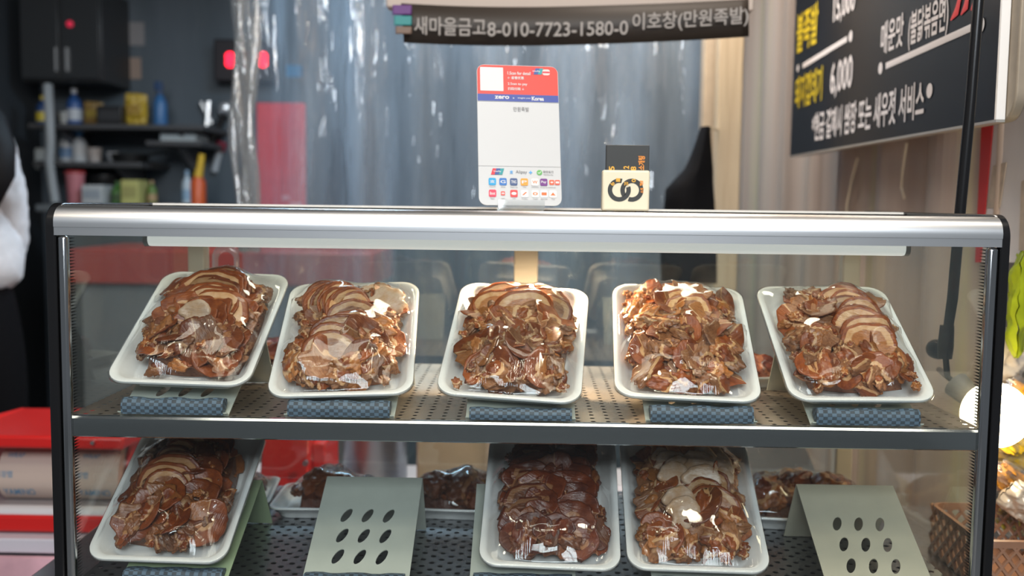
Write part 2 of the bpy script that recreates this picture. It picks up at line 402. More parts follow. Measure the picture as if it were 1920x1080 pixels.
# ------------------------------------------------------------------ counters
COUNTER_Z = Z0 - 0.552
ct = thing('market_counter', 'long steel market counter carrying the glass display case', 'counter', (0, 1.55, 0))
G().box((-0.72, 1.2, COUNTER_Z - 0.04), (1.02, 1.82, COUNTER_Z)).obj('worktop', STEEL, ct, bevel=0.004)
G().box((-0.68, 1.24, 0), (0.98, 1.78, COUNTER_Z - 0.04)).obj('base_panel', mat('counter_side', (0.4, 0.41, 0.42), 0.4, 0.6), ct)
BZ = 0.826
bc = thing('prep_counter', 'white topped prep counter with pinkish front cloth behind the case', 'counter', (-0.9, 2.2, 0))
G().box((-1.30, 1.90, BZ - 0.03), (0.55, 2.5, BZ)).obj('worktop', mat('lilac_white', (0.62, 0.58, 0.64), 0.4), bc, bevel=0.004)
G().box((-1.27, 1.93, 0.25), (0.52, 2.47, BZ - 0.03)).obj('cabinet_body', mat('counter_dark', (0.12, 0.12, 0.13), 0.5), bc)
a = P(-40, 1046, 1.885); b = P(110, 1046, 1.885)
G().box((-1.29, 1.886, BZ - 0.30), (-0.75, 1.900, BZ - 0.034)).obj('front_cloth', mat('pink_cloth', (0.75, 0.42, 0.48), 0.8, var=0.3, scale=6), bc)

# ------------------------------------------------------------------ display case
XL, XR, YF, YB = -0.611, 0.601, 1.25, 1.77
ZT = Z0 - 0.0125
SH = Z0 - 0.2826                                       # upper shelf level
FL = Z0 - 0.510                                        # case floor level
case = thing('display_case', 'two tier glass display case with silver top rail and black side trims', 'display case', (0, 1.5, COUNTER_Z))
# top rail, rounded at the front
prof = [(YF + 0.034, ZT + 0.001)] + [(YF + 0.022 - 0.022*math.sin(a), ZT - 0.022 + 0.022*math.cos(a) + 0.001) for a in (PI/2*i/10 for i in range(11))] + \
       [(YF, ZT - 0.026), (YF + 0.0012, ZT - 0.0265), (YF + 0.0012, ZT - 0.0365), (YF + 0.010, ZT - 0.0365), (YF + 0.034, ZT - 0.012)]
def extrude_x(g, prof, x0, x1): return g.loft([[(x0, y, z) for y, z in prof], [(x1, y, z) for y, z in prof]])
extrude_x(G(), prof, XL + 0.012, XR - 0.011).obj('top_rail', RAIL, case, angle=25)
for s, x0, x1 in ((-1, XL, XL + 0.013), (1, XR - 0.0115, XR)):
    r = 0.03
    out = [(YF + 0.002 + r - r*math.sin(a), ZT + 0.004 - r + r*math.cos(a)) for a in (PI/2*i/8 for i in range(9))]
    p = [(YB, ZT + 0.004)] + out + [(YF + 0.002, COUNTER_Z + 0.001), (YF + 0.016, COUNTER_Z + 0.001)] + \
        [(YF + 0.016 + 0.01 - 0.01*math.sin(a), ZT - 0.012 - 0.01 + 0.01*math.cos(a)) for a in (PI/2*(1 - i/4) for i in range(5))] + [(YB, ZT - 0.012)]
    extrude_x(G(), p, x0, x1).obj('side_trim', BLACK, case, bevel=0.002, angle=35)
    xg = XL + 0.0135 if s < 0 else XR - 0.0155
    gl = G().box((xg, YF + 0.017, COUNTER_Z + 0.04), (xg + 0.002, YB - 0.034, ZT - 0.006))
    so = gl.obj('side_glass', SIDEGLASS, case, smooth=False)
    off = Vector((0, YF + 0.017, 0)) - origin(case)           # local y = 0 at the front edge
    so.data.transform(Matrix.Translation((0, -(YF + 0.017 - origin(case).y), 0))); so.location = (0, YF + 0.017 - origin(case).y, 0)
    xp = (XL + 0.0135, XL + 0.026) if s < 0 else (XR - 0.0255, XR - 0.012)
    G().box((xp[0], YF + 0.004, COUNTER_Z + 0.03), (xp[1], YF + 0.0165, ZT - 0.037)).obj('front_post', STEEL2, case, bevel=0.004, seg=3)
    xb = (XL + 0.013, XL + 0.043) if s < 0 else (XR - 0.052, XR - 0.022)
    G().box((xb[0], YB - 0.03, COUNTER_Z + 0.03), (xb[1], YB, ZT - 0.008)).obj('rear_post', CREAM, case, bevel=0.003)
G().box((XL + 0.027, YF + 0.006, COUNTER_Z + 0.05), (XR - 0.026, YF + 0.0085, ZT - 0.034)).obj('front_glass', GLASS, case, smooth=False)
G().box((XL + 0.014, YF + 0.034, ZT - 0.006), (XR - 0.012, 1.585, ZT - 0.001)).obj('top_glass', TOPGLASS, case, smooth=False)
G().box((XL + 0.014, 1.586, ZT - 0.010), (XR - 0.012, YB, ZT - 0.002)).obj('rear_top_panel', mat('dark_steel', (0.2, 0.2, 0.21), 0.3, 1.0), case)
g = G().box((XL + 0.016, 1.575, ZT - 0.001), (XR - 0.014, 1.582, ZT + 0.0035)); g.box((XL + 0.016, 1.595, ZT - 0.001), (XR - 0.014, 1.60, ZT + 0.0035))
g.box((XL + 0.016, 1.575, ZT - 0.002), (XR - 0.014, 1.60, ZT + 0.0005)); g.obj('top_channel', mat('channel_white', (0.70, 0.68, 0.65), 0.4), case)
G().box((XL + 0.013, YB - 0.03, ZT - 0.03), (XR - 0.012, YB, ZT - 0.010)).obj('rear_header', CREAM, case, bevel=0.002)
# sliding rear doors with meeting stiles and finger pulls
for x0, x1, y, pull in ((XL + 0.044, 0.018, YB - 0.010, -0.534), (-0.024, XR - 0.053, YB - 0.022, 0.5)):
    d = G().box((x0, y - 0.002, COUNTER_Z + 0.05), (x1, y + 0.002, ZT - 0.03)).obj('sliding_door', DOORGLASS, case, smooth=False)
    xs = x1 - 0.042 if pull < 0 else x0
    G().box((xs, y - 0.004, COUNTER_Z + 0.05), (xs + 0.042, y + 0.004, ZT - 0.03)).obj('stile', CREAM, d, bevel=0.002)
    if pull < 0:
        zc = P(422, 492, YB).z
        h = G(); ring = rrect(0.046, 0.075, 0.022)
        h.loft([[(pull + x*k, y - q, zc - 0.005 + z*k) for x, z in ring] for k, q in ((1, 0.003), (1, 0.011), (0.9, 0.013), (0.72, 0.013), (0.66, 0.008), (0.64, 0.003))], cap=False)
        h.obj('finger_pull', glassy('pull_acrylic', (0.95, 0.95, 0.95), 0.08, 0.05, haze=0.38, haze_color=(0.75, 0.72, 0.68)), d)
# shelf and floor
lip = [(YF + 0.0125, SH - 0.0002), (YF + 0.010, SH - 0.003), (YF + 0.010, SH - 0.026), (YF + 0.014, SH - 0.028), (YF + 0.020, SH - 0.026), (YF + 0.020, SH - 0.003), (YF + 0.0215, SH - 0.0002)]
xi0, xi1 = XL + 0.0165, XR - 0.0165
sh = G().box((xi0, YF + 0.022, SH - 0.0004), (xi1, 1.715, SH)).obj('shelf', PERF_UP, case, smooth=False)
G().box((xi0 + 0.006, YF + 0.024, SH - 0.016), (xi1 - 0.006, 1.712, SH - 0.014)).obj('shelf_shade_plate', mat('shade_plate_dark', (0.03, 0.03, 0.032), 0.5, 0.3), sh)  # added solid plate: keeps the shelf holes dark and shades the lower tier
extrude_x(G(), lip, xi0 + 0.006, xi1 - 0.006).obj('shelf_lip', STEEL2, sh, angle=25)
fl = G().box((xi0, YF + 0.017, FL - 0.0015), (xi1, YB - 0.032, FL)).obj('case_floor', PERF_LOW, case, smooth=False)
G().box((xi0, YF + 0.017, COUNTER_Z + 0.001), (xi1, YB - 0.032, COUNTER_Z + 0.03)).obj('base_pan', mat('dark_pan', (0.05, 0.05, 0.055), 0.4, 0.8), case)
# light tube and halogen lamp
yt = 1.292; ztb = Z0 - 0.0535
tb = G(); tb.lathe((-0.4925, yt, ztb), [(0.0, 0), (0.0094, 0.0), (0.0098, 0.002), (0.0098, 0.974), (0.0094, 0.976), (0.0, 0.976)], 20, 'X')
tube = tb.obj('light_tube', TUBE, case)
for x in (-0.4985, 0.4836): G().lathe((x, yt, ztb), [(0, 0), (0.0102, 0), (0.0102, 0.0058), (0, 0.0058)], 18, 'X').obj('end_cap', mat('grey_cap', (0.25, 0.26, 0.26), 0.5), tube)
G().box((-0.47, yt - 0.006, ztb + 0.008), (0.46, yt + 0.008, ztb + 0.017)).obj('tube_holder', WHITE, tube, bevel=0.002)
hl = G().lathe((0.015, 1.52, ZT - 0.008), [(0, -0.002), (0.020, -0.002), (0.020, -0.012), (0.016, -0.024), (0.012, -0.024), (0.010, -0.012), (0, -0.010)], 20).obj('halogen_lamp', STEEL, case)

# ------------------------------------------------------------------ price and payment placard, cream box on top
LAY = 0.2
root = thing('payment_placard', 'payment placard with red and blue header in a clear acrylic base', 'sign', P(976, 389, 1.44) + Vector((0, 0, 0.0)), rot=(-math.radians(14), 0, math.radians(9)))
root.location.z = ZT + 0.003
PW, PH = 0.1205, 0.211
X_, Z_, NY = Vector((1, 0, 0)), Vector((0, 0, 1)), Vector((0, -1, 0))
def pl(w, h, r, cx, cz, lift, m, name, parent=None, t=0.0003):
    return plate(G(), w, h, min(r, w/2.01, h/2.01), (Vector((cx, -lift, cz)), X_, Z_, NY), t).obj(name, m, parent or root, local=True)
body = pl(PW, PH, 0.011, 0, PH/2 + 0.004, 0, mat('placard_white', (0.54, 0.545, 0.55), 0.4), 'card', t=0.0025)
def fz(fr): return 0.004 + PH*(1 - fr)
RED = mat('placard_red', (0.62, 0.045, 0.03), 0.4); BLUE = mat('placard_blue', (0.03, 0.06, 0.30), 0.4); GREY = mat('placard_grey', (0.45, 0.45, 0.45), 0.5); DARK = mat('print_dark', (0.05, 0.05, 0.06), 0.5)
pl(PW - 0.0012, PH*0.215, 0.010, 0, fz(0.1105), 0.0026, RED, 'header')
pl(PW - 0.0012, PH*0.075, 0.0001, 0, fz(0.1795), 0.00265, RED, 'header_fill')
pl(PW - 0.0012, PH*0.05, 0.0005, 0, fz(0.238), 0.0029, BLUE, 'blue_band')
pl(PW, 0.0007, 0.0001, 0, fz(0.725), 0.0027, GREY, 'fold_line')
pl(PW, 0.0007, 0.0001, 0, fz(0.264), 0.0027, GREY, 'fold_line')
pl(0.034, 0.036, 0.001, -0.0385, fz(0.105), 0.0030, WHITE, 'code_panel')
def ptext(body_, cx, cz, h, m, name, bold=0.01, w=None, left=False, lift=0.0034):
    q, f, asp = text_mesh(body_, bold); ww = w or h*asp
    g = G(); x0 = cx if left else cx - ww/2
    g.add([(x0 + x*ww, -lift, cz - h/2 + y*h) for x, y in q], f)
    return g.obj(name, m, root, local=True, smooth=False)
ptext('1.Scan for detail', -0.015, fz(0.058), 0.0048, WHITE, 'lettering', 0.015, 0.034, True)
ptext('← 查看优惠', -0.015, fz(0.092), 0.0046, WHITE, 'lettering', 0.015, 0.024, True)
ptext('2.Scan to pay', -0.015, fz(0.138), 0.0048, WHITE, 'lettering', 0.015, 0.029, True)
ptext('扫码付款 ↓', -0.015, fz(0.172), 0.0046, WHITE, 'lettering', 0.015, 0.024, True)
ptext('zero', -0.024, fz(0.236), 0.0048, WHITE, 'lettering', 0.03, 0.0215)
ptext('×', -0.007, fz(0.239), 0.0024, WHITE, 'lettering')
ptext('Imagine your', 0.009, fz(0.238), 0.0030, WHITE, 'lettering', 0.01, 0.019)
ptext('Korea', 0.029, fz(0.239), 0.0062, WHITE, 'lettering', 0.035, 0.018)
ptext('만원족발', 0.004, fz(0.318), 0.0068, mat('print_grey', (0.16, 0.16, 0.17), 0.5), 'shop_name', 0.0, 0.023)
def card_logo(cx, cz, s):                              # three slanted colour bands
    for k, m in enumerate((mat('logo_red', (0.65, 0.03, 0.05), 0.5), mat('logo_navy', (0.03, 0.08, 0.28), 0.5), mat('logo_teal', (0.02, 0.28, 0.30), 0.5))):
        x = cx - s*0.55 + k*s*0.36; sl = s*0.1
        G().add([(x - sl, -0.0032, cz - s*0.32), (x + s*0.42 - sl, -0.0032 - k*0.0001, cz - s*0.32), (x + s*0.42 + sl, -0.0032 - k*0.0001, cz + s*0.32), (x + sl, -0.0032, cz + s*0.32)], [(0, 1, 2, 3)]).obj('card_logo', m, root, local=True)
card_logo(0.028, fz(0.040), 0.015); card_logo(-0.033, fz(0.765), 0.0145)
ptext('UnionPay', 0.028, fz(0.040), 0.003, WHITE, 'lettering', 0.02, 0.011); ptext('UnionPay', -0.033, fz(0.765), 0.003, WHITE, 'lettering', 0.02, 0.011)
pl(0.011, 0.009, 0.003, 0.0425, fz(0.045), 0.003, mat('badge_pink', (0.85, 0.55, 0.52), 0.5), 'badge'); pl(0.0105, 0.0022, 0.0005, 0.0425, fz(0.045), 0.0034, mat('logo_red', (0, 0, 0)), 'badge_band')
ptext('Alipay', 0.002, fz(0.768), 0.0060, mat('print_grey', (0, 0, 0)), 'lettering', 0.0, 0.0165)
ptext('支', -0.0125, fz(0.768), 0.005, mat('logo_sky', (0.05, 0.35, 0.75), 0.5), 'lettering', 0.02)
ptext('+', 0.0155, fz(0.768), 0.005, mat('logo_sky', (0, 0, 0)), 'lettering', 0.02)
pl(0.008, 0.0075, 0.0036, 0.0285, fz(0.768), 0.003, mat('logo_green', (0.12, 0.42, 0.10), 0.5), 'chat_badge'); ptext('✓', 0.0285, fz(0.768), 0.004, WHITE, 'lettering', 0.02)
ptext('微信支付', 0.0415, fz(0.762), 0.0040, mat('print_grey', (0, 0, 0)), 'lettering', 0.0, 0.0155); ptext('WeChat Pay', 0.0415, fz(0.784), 0.0022, mat('print_grey', (0, 0, 0)), 'lettering', 0.0, 0.0145)
icons = [(-0.0405, 0, (0.01, 0.32, 0.62), '支', 'AlipayHK'), (-0.025, 0, (0.03, 0.16, 0.48), 'G', 'GCash'), (-0.0095, 0, (0.05, 0.09, 0.22), 'TNG', "Touch'n Go"), (0.006, 0, (0.85, 0.33, 0.04), 'P', 'MPay'),
         (0.0215, 0, (0.80, 0.72, 0.68), 'W', 'truemoney'), (0.0345, 0, (0.16, 0.03, 0.22), 'Pay', 'Changi Pay'), (0.0462, 0, (0.80, 0.12, 0.05), '◆', 'HelloMoney'), (0.0545, 0, (0.75, 0.10, 0.05), '■', ''),
         (-0.0405, 1, (0.75, 0.05, 0.10), 'Boost', 'Naver'), (-0.0255, 1, (0.72, 0.10, 0.08), '8', 'AUTO'), (-0.0095, 1, (0.68, 0.06, 0.06), '●', 'OCBC'), (0.006, 1, (0.72, 0.72, 0.72), '/', 'Kredivo'),
         (0.0215, 1, (0.70, 0.78, 0.72), 'o', 'Tinaba'), (0.0345, 1, (0.66, 0.76, 0.82), '|', 'Bluecode'), (0.0475, 1, (0.80, 0.74, 0.70), '▲', 'Toss')]
for x, row, c, sym, cap in icons:
    s = 0.0108 if x not in (0.0462, 0.0545) else 0.0074
    if (x, row) == (-0.0255, 1): s = 0.006
    zz = fz(0.836 if row == 0 else 0.918)
    pl(s, s, s*0.2, x, zz, 0.003, mat('icon_%d_%d' % (row, int((x + 1)*1000)), c, 0.5), 'app_icon')
    dark = sum(c) > 2.0
    ptext(sym, x, zz, s*0.42, WHITE if not dark else mat('icon_accent', (0.7, 0.16, 0.04), 0.5), 'icon_mark', 0.02, s*0.7)
    if cap: ptext(cap, x, zz - 0.0078, 0.0019, mat('print_grey', (0, 0, 0)), 'caption', 0.0, min(0.011, 0.0012*len(cap)))
g = G()
g.box((-0.034, -0.010, -0.002), (0.034, -0.007, 0.011)); g.box((-0.034, 0.004, -0.004), (0.034, 0.007, 0.020)); g.box((-0.034, -0.010, -0.003), (0.034, 0.007, 0.003))
ab = g.obj('acrylic_base', ACRYL, root, local=True, bevel=0.0008)

bx = thing('cream_card_box', 'cream box with a linked ring cut-out and a raised black insert', 'box', P(1173, 389, 1.42))
bx.location.z = ZT + 0.0
BW, BH = 0.0668, 0.0590
CREAMB = mat('cream_card', (0.80, 0.72, 0.54), 0.5)
G().box((-BW/2, 0, 0.0015), (BW/2, 0.022, BH)).obj('sleeve', CREAMB, bx, local=True, bevel=0.003, seg=3)
G().box((-BW/2 + 0.007, 0.003, 0), (-BW/2 + 0.018, 0.019, 0.003)).obj('foot', DARK, bx, local=True); G().box((BW/2 - 0.018, 0.003, 0), (BW/2 - 0.007, 0.019, 0.003)).obj('foot', DARK, bx, local=True)
ins = G().box((-0.0285, 0.004, 0.012), (0.0322, 0.019, 0.0945)).obj('insert', mat('charcoal_card', (0.032, 0.033, 0.032), 0.45), bx, local=True, bevel=0.0008)
def ringdecal(cx, cz, r0, r1, a0, a1, lift, m, name):
    g = G(); v = []; k = 40
    for i in range(k + 1):
        a = math.radians(a0 + (a1 - a0)*i/k)
        w = 1 - 0.0*i/k
        v += [(cx + r0*math.cos(a), -lift, cz + r0*math.sin(a)), (cx + r1*math.cos(a), -lift, cz + r1*math.sin(a))]
    g.add(v, [(2*i, 2*i + 1, 2*i + 3, 2*i + 2) for i in range(k)])
    return g.obj(name, m, bx, local=True, smooth=False)
INK = mat('charcoal_card', (0, 0, 0)); YEL = mat('insert_yellow', (0.75, 0.40, 0.05), 0.5); ORG = mat('insert_orange', (0.85, 0.30, 0.04), 0.5)
ringdecal(-0.0095, 0.031, 0.0100, 0.0163, 75, 380, 0.0004, INK, 'ring_window')
ringdecal(0.0083, 0.031, 0.0100, 0.0163, -110, 215, 0.0004, INK, 'ring_window')
def btext(s, cx, cz, w, h, m, lift, y0, parent):
    q, f, asp = text_mesh(s, 0.03); g = G()              # reads bottom to top
    g.add([(cx + (0.5 - y)*w, y0 - lift, cz + (x - 0.5)*h) for x, y in q], f); return g.obj('lettering', m, parent, local=True, smooth=False)
for s, cx, h in (('5', -0.0205, 0.006), ('12', 0.0, 0.0075), ('8', 0.0102, 0.006)): btext(s, cx, 0.0615, 0.008, h, YEL, 0.0005, 0.004, ins)
btext('소개팅', 0.0215, 0.0695, 0.0095, 0.0195, ORG, 0.0005, 0.004, ins)
for s, cx, cz in (('6', -0.0195, 0.0395), ('1', -0.0115, 0.045), ('20', 0.0, 0.040), ('0', 0.0105, 0.0445)): btext(s, cx, cz, 0.006, 0.005, YEL, 0.0008, 0, ins)
for s, cx, cz in (('팅', 0.0215, 0.041), ('소개', 0.0225, 0.0305)): btext(s, cx, cz, 0.005, 0.007, ORG, 0.0008, 0, ins)

# ------------------------------------------------------------------ meat pieces
def save_layer(me, lay):
    at = me.attributes.new('layer', 'FLOAT', 'POINT'); at.data.foreach_set('value', lay)
def slice_mesh(seed, w, ht, hb, th, bend, skin_mm=0.004, fat_mm=0.006, rough=0.10, pale=False):
    rnd = random.Random(seed); na = 34; rr = [0.28, 0.52, 0.70, 0.82, 0.90, 0.96, 1.0]
    v = []; lay = []; ph = rnd.random()*9
    def pt(a, r, side):
        s, c = math.sin(a), math.cos(a)
        nz = loc_noise((c*1.3, s*1.3, ph), 1.5) + 0.6*loc_noise((c*3, s*3, ph), 1.6)
        k = 1 + rough*nz*(0.55 if s > -0.1 else 1.5)
        x = w/2*c*k*(abs(c)**-0.08 if abs(c) > 0.02 else 1); y = (ht if s > 0 else hb)*s*k
        x *= r; y *= r
        t = th/2*math.sqrt(max(0.0, 1 - (r*0.985)**6))*(1 + 0.3*loc_noise((x, y, ph), 60))
        z = bend*(x/w*2)**2*w*0.5 + 0.0016*loc_noise((x, y, ph), 75) + 0.0045*loc_noise((x, y, ph + 4), 28)
        d = (1 - r)*min(w/2, ht)
        if s > -0.25:
            l = 1.0 if d < skin_mm else (0.55 if d < skin_mm + fat_mm else 0.0)
        else: l = 0.0
        if pale: l = 0.52 + 0.06*nz
        return (x, y, z + side*t), l
    for side in (1, -1):
        p, l = pt(0.3, 0.0, side); v.append(p); lay.append(0.55 if pale else 0.0)
        for r in rr[:-1]:
            for j in range(na):
                p, l = pt(2*PI*j/na, r, side); v.append(p); lay.append(l)
    e0 = len(v)
    for j in range(na):
        p, l = pt(2*PI*j/na, 1.0, 0); v.append(p); lay.append(l)
    f = []; per = 1 + (len(rr) - 1)*na
    for sd in (0, 1):
        b = sd*per
        def q(i, j): return b + 1 + i*na + j % na
        for j in range(na):
            t3 = (b, q(0, j), q(0, j + 1)); f.append(t3 if sd == 0 else t3[::-1])
            for i in range(len(rr) - 2):
                t4 = (q(i, j), q(i + 1, j), q(i + 1, j + 1), q(i, j + 1)); f.append(t4 if sd == 0 else t4[::-1])
            t4 = (q(len(rr) - 2, j), e0 + j, e0 + (j + 1) % na, q(len(rr) - 2, j + 1)); f.append(t4 if sd == 0 else t4[::-1])
    me = bpy.data.meshes.new('pork_slice'); me.from_pydata(v, [], f); me.update()
    me.polygons.foreach_set('use_smooth', [True]*len(me.polygons)); me.materials.append(MEAT); save_layer(me, lay)
    return me
def chunk_mesh(seed, sx, sy, sz, rag=0.30):
    bm = bmesh.new(); bmesh.ops.create_icosphere(bm, subdivisions=4, radius=1); lay = []
    rnd = random.Random(seed); d0 = Vector((rnd.uniform(-1, 1), rnd.uniform(-1, 1), rnd.uniform(0.2, 1))).normalized()
    for v in bm.verts:
        p = v.co.copy(); o = Vector((seed*3.7, seed*1.3, 0))
        k = 1 + rag*noise.noise(p*1.3 + o)*1.3 + rag*0.9*noise.noise(p*2.8 + o) - rag*0.7*abs(noise.noise(Vector((p.x*2.2, p.y*5.5, p.z*5.5)) + o)) + rag*0.30*noise.noise(p*10 + o)
        s = p.dot(d0)
        lay.append(1.0 if s > 0.72 else (0.55 if s > 0.52 else 0.12 + 0.25*noise.noise(p*2.0 - o)))
        v.co = Vector((p.x*sx*k, p.y*sy*k, p.z*sz*k))
    me = bpy.data.meshes.new('pork_chunk'); bm.to_mesh(me); bm.free()
    me.polygons.foreach_set('use_smooth', [True]*len(me.polygons)); me.materials.append(MEAT); save_layer(me, lay)
    return me
LIB = {
    'slice': [slice_mesh(i, 0.066 + 0.008*(i % 3), 0.030 + 0.003*(i % 2), 0.018, 0.0042, 0.05*((i % 3) - 1), rough=0.10) for i in range(6)],
    'broad': [slice_mesh(20 + i, 0.086, 0.034, 0.026, 0.0045, 0.18*((i % 3) - 1), skin_mm=0.0035, fat_mm=0.007, rough=0.16) for i in range(4)],
    'ring': [slice_mesh(40 + i, 0.042, 0.019, 0.018, 0.012, 0.15, rough=0.30, pale=True) for i in range(3)],
    'sheet': [slice_mesh(60 + i, 0.060, 0.026, 0.030, 0.005, 0.30, skin_mm=0.018, fat_mm=0.005, rough=0.22) for i in range(4)],
    'chunk': [chunk_mesh(i, 0.0165*(1 + 0.25*(i % 3)), 0.0115*(1 + 0.2*(i % 2)), 0.0085) for i in range(9)],
    'bit': [chunk_mesh(30 + i, 0.0085, 0.006, 0.005, 0.45) for i in range(5)],
    'hock': [chunk_mesh(50 + i, 0.045, 0.034, 0.027, 0.28) for i in range(4)],
}
_CO = {}
def coords(me):
    if me.name not in _CO:
        a = np.empty(len(me.vertices)*3); me.vertices.foreach_get('co', a); _CO[me.name] = a.reshape(-1, 3)
    return _CO[me.name]

TW, TL, TD = 0.19, 0.25, 0.027
def tray_mesh():
    g = G(); rings = []
    for w, h, r, z in ((0.146, 0.204, 0.020, 0.0), (0.150, 0.208, 0.022, 0.0015), (0.177, 0.237, 0.024, 0.022), (0.188, 0.248, 0.026, 0.0225), (0.190, 0.250, 0.027, 0.0245),
                       (0.189, 0.249, 0.0265, 0.0268), (0.184, 0.244, 0.025, 0.0272), (0.174, 0.234, 0.023, 0.0262), (0.168, 0.228, 0.022, 0.0225), (0.147, 0.205, 0.021, 0.0062), (0.141, 0.199, 0.019, 0.0045)):
        rings.append([(x, y, z) for x, y in rrect(w, h, r)])
    g.loft(rings); me_o = g.obj('foam_tray', FOAM, None, angle=60)
    me = me_o.data; bpy.data.objects.remove(me_o); return me
TRAY = tray_mesh()
def film_mesh(pts):                                    # a membrane stretched from rim to rim over the obstacle points
    nx, ny = 77, 101; hw, hl, rc, rim = TW/2 - 0.0015, TL/2 - 0.0015, 0.026, 0.0282
    xs = np.linspace(-hw, hw, nx); ys = np.linspace(-hl, hl, ny)
    O = np.full((ny, nx), 0.0)
    ix = np.clip(np.round((pts[:, 0] + hw)/(2*hw)*(nx - 1)).astype(int), 0, nx - 1); iy = np.clip(np.round((pts[:, 1] + hl)/(2*hl)*(ny - 1)).astype(int), 0, ny - 1)
    np.maximum.at(O, (iy, ix), pts[:, 2] + 0.0018)
    for _ in range(2):
        Q = O.copy(); Q[1:] = np.maximum(Q[1:], O[:-1] - 0.0012); Q[:-1] = np.maximum(Q[:-1], O[1:] - 0.0012); Q[:, 1:] = np.maximum(Q[:, 1:], O[:, :-1] - 0.0012); Q[:, :-1] = np.maximum(Q[:, :-1], O[:, 1:] - 0.0012); O = Q
    XX, YY = np.meshgrid(xs, ys)
    fixed = (np.abs(XX) > TW/2 - 0.0075) | (np.abs(YY) > TL/2 - 0.0075)
    cx, cy = np.abs(XX) - (TW/2 - rc), np.abs(YY) - (TL/2 - rc)
    fixed |= (cx > 0) & (cy > 0) & (np.hypot(cx, cy) > rc - 0.007)
    Zm = np.where(fixed, rim, np.maximum(O, rim)); O = np.where(fixed, rim, O)
    for _ in range(700):
        A = Zm.copy(); A[1:-1, 1:-1] = 0.25*(Zm[2:, 1:-1] + Zm[:-2, 1:-1] + Zm[1:-1, 2:] + Zm[1:-1, :-2])
        Zm = np.where(fixed, rim, np.maximum(A, O))
    for _ in range(6):                                  # film does not follow every tiny point
        A = Zm.copy(); A[1:-1, 1:-1] = 0.4*Zm[1:-1, 1:-1] + 0.15*(Zm[2:, 1:-1] + Zm[:-2, 1:-1] + Zm[1:-1, 2:] + Zm[1:-1, :-2]); Zm = np.where(fixed, rim, np.maximum(A, O - 0.0014))
    # pull the square corners in to the tray's rounded corners
    k = np.hypot(np.maximum(cx, 0), np.maximum(cy, 0)); over = (cx > 0) & (cy > 0) & (k > rc - 0.0015)
    sc = np.where(over, (rc - 0.0015)/np.maximum(k, 1e-6), 1.0)
    PXX = np.where(over, np.sign(XX)*((TW/2 - rc) + cx*sc), XX); PYY = np.where(over, np.sign(YY)*((TL/2 - rc) + cy*sc), YY)
    v = np.stack([PXX, PYY, Zm], -1).reshape(-1, 3).tolist()
    f = [(j*nx + i, j*nx + i + 1, (j + 1)*nx + i + 1, (j + 1)*nx + i) for j in range(ny - 1) for i in range(nx - 1)]
    loop = [i for i in range(nx)] + [j*nx + nx - 1 for j in range(1, ny)] + [(ny - 1)*nx + i for i in range(nx - 2, -1, -1)] + [j*nx for j in range(ny - 2, 0, -1)]
    prev = loop
    for k_, z in ((1.022, 0.0268), (1.024, 0.0235), (0.955, 0.021), (0.80, 0.0035)):
        b = len(v); v += [(v[q][0]*k_, v[q][1]*(1 + (k_ - 1)*0.75), z) for q in loop]; cur = list(range(b, b + len(loop)))
        n = len(loop); f += [(prev[q], cur[q], cur[(q + 1) % n], prev[(q + 1) % n]) for q in range(n)]; prev = cur
    me = bpy.data.meshes.new('film_wrap'); me.from_pydata(v, [], f); me.update()
    me.polygons.foreach_set('use_smooth', [True]*len(me.polygons)); me.materials.append(FILM)
    return me

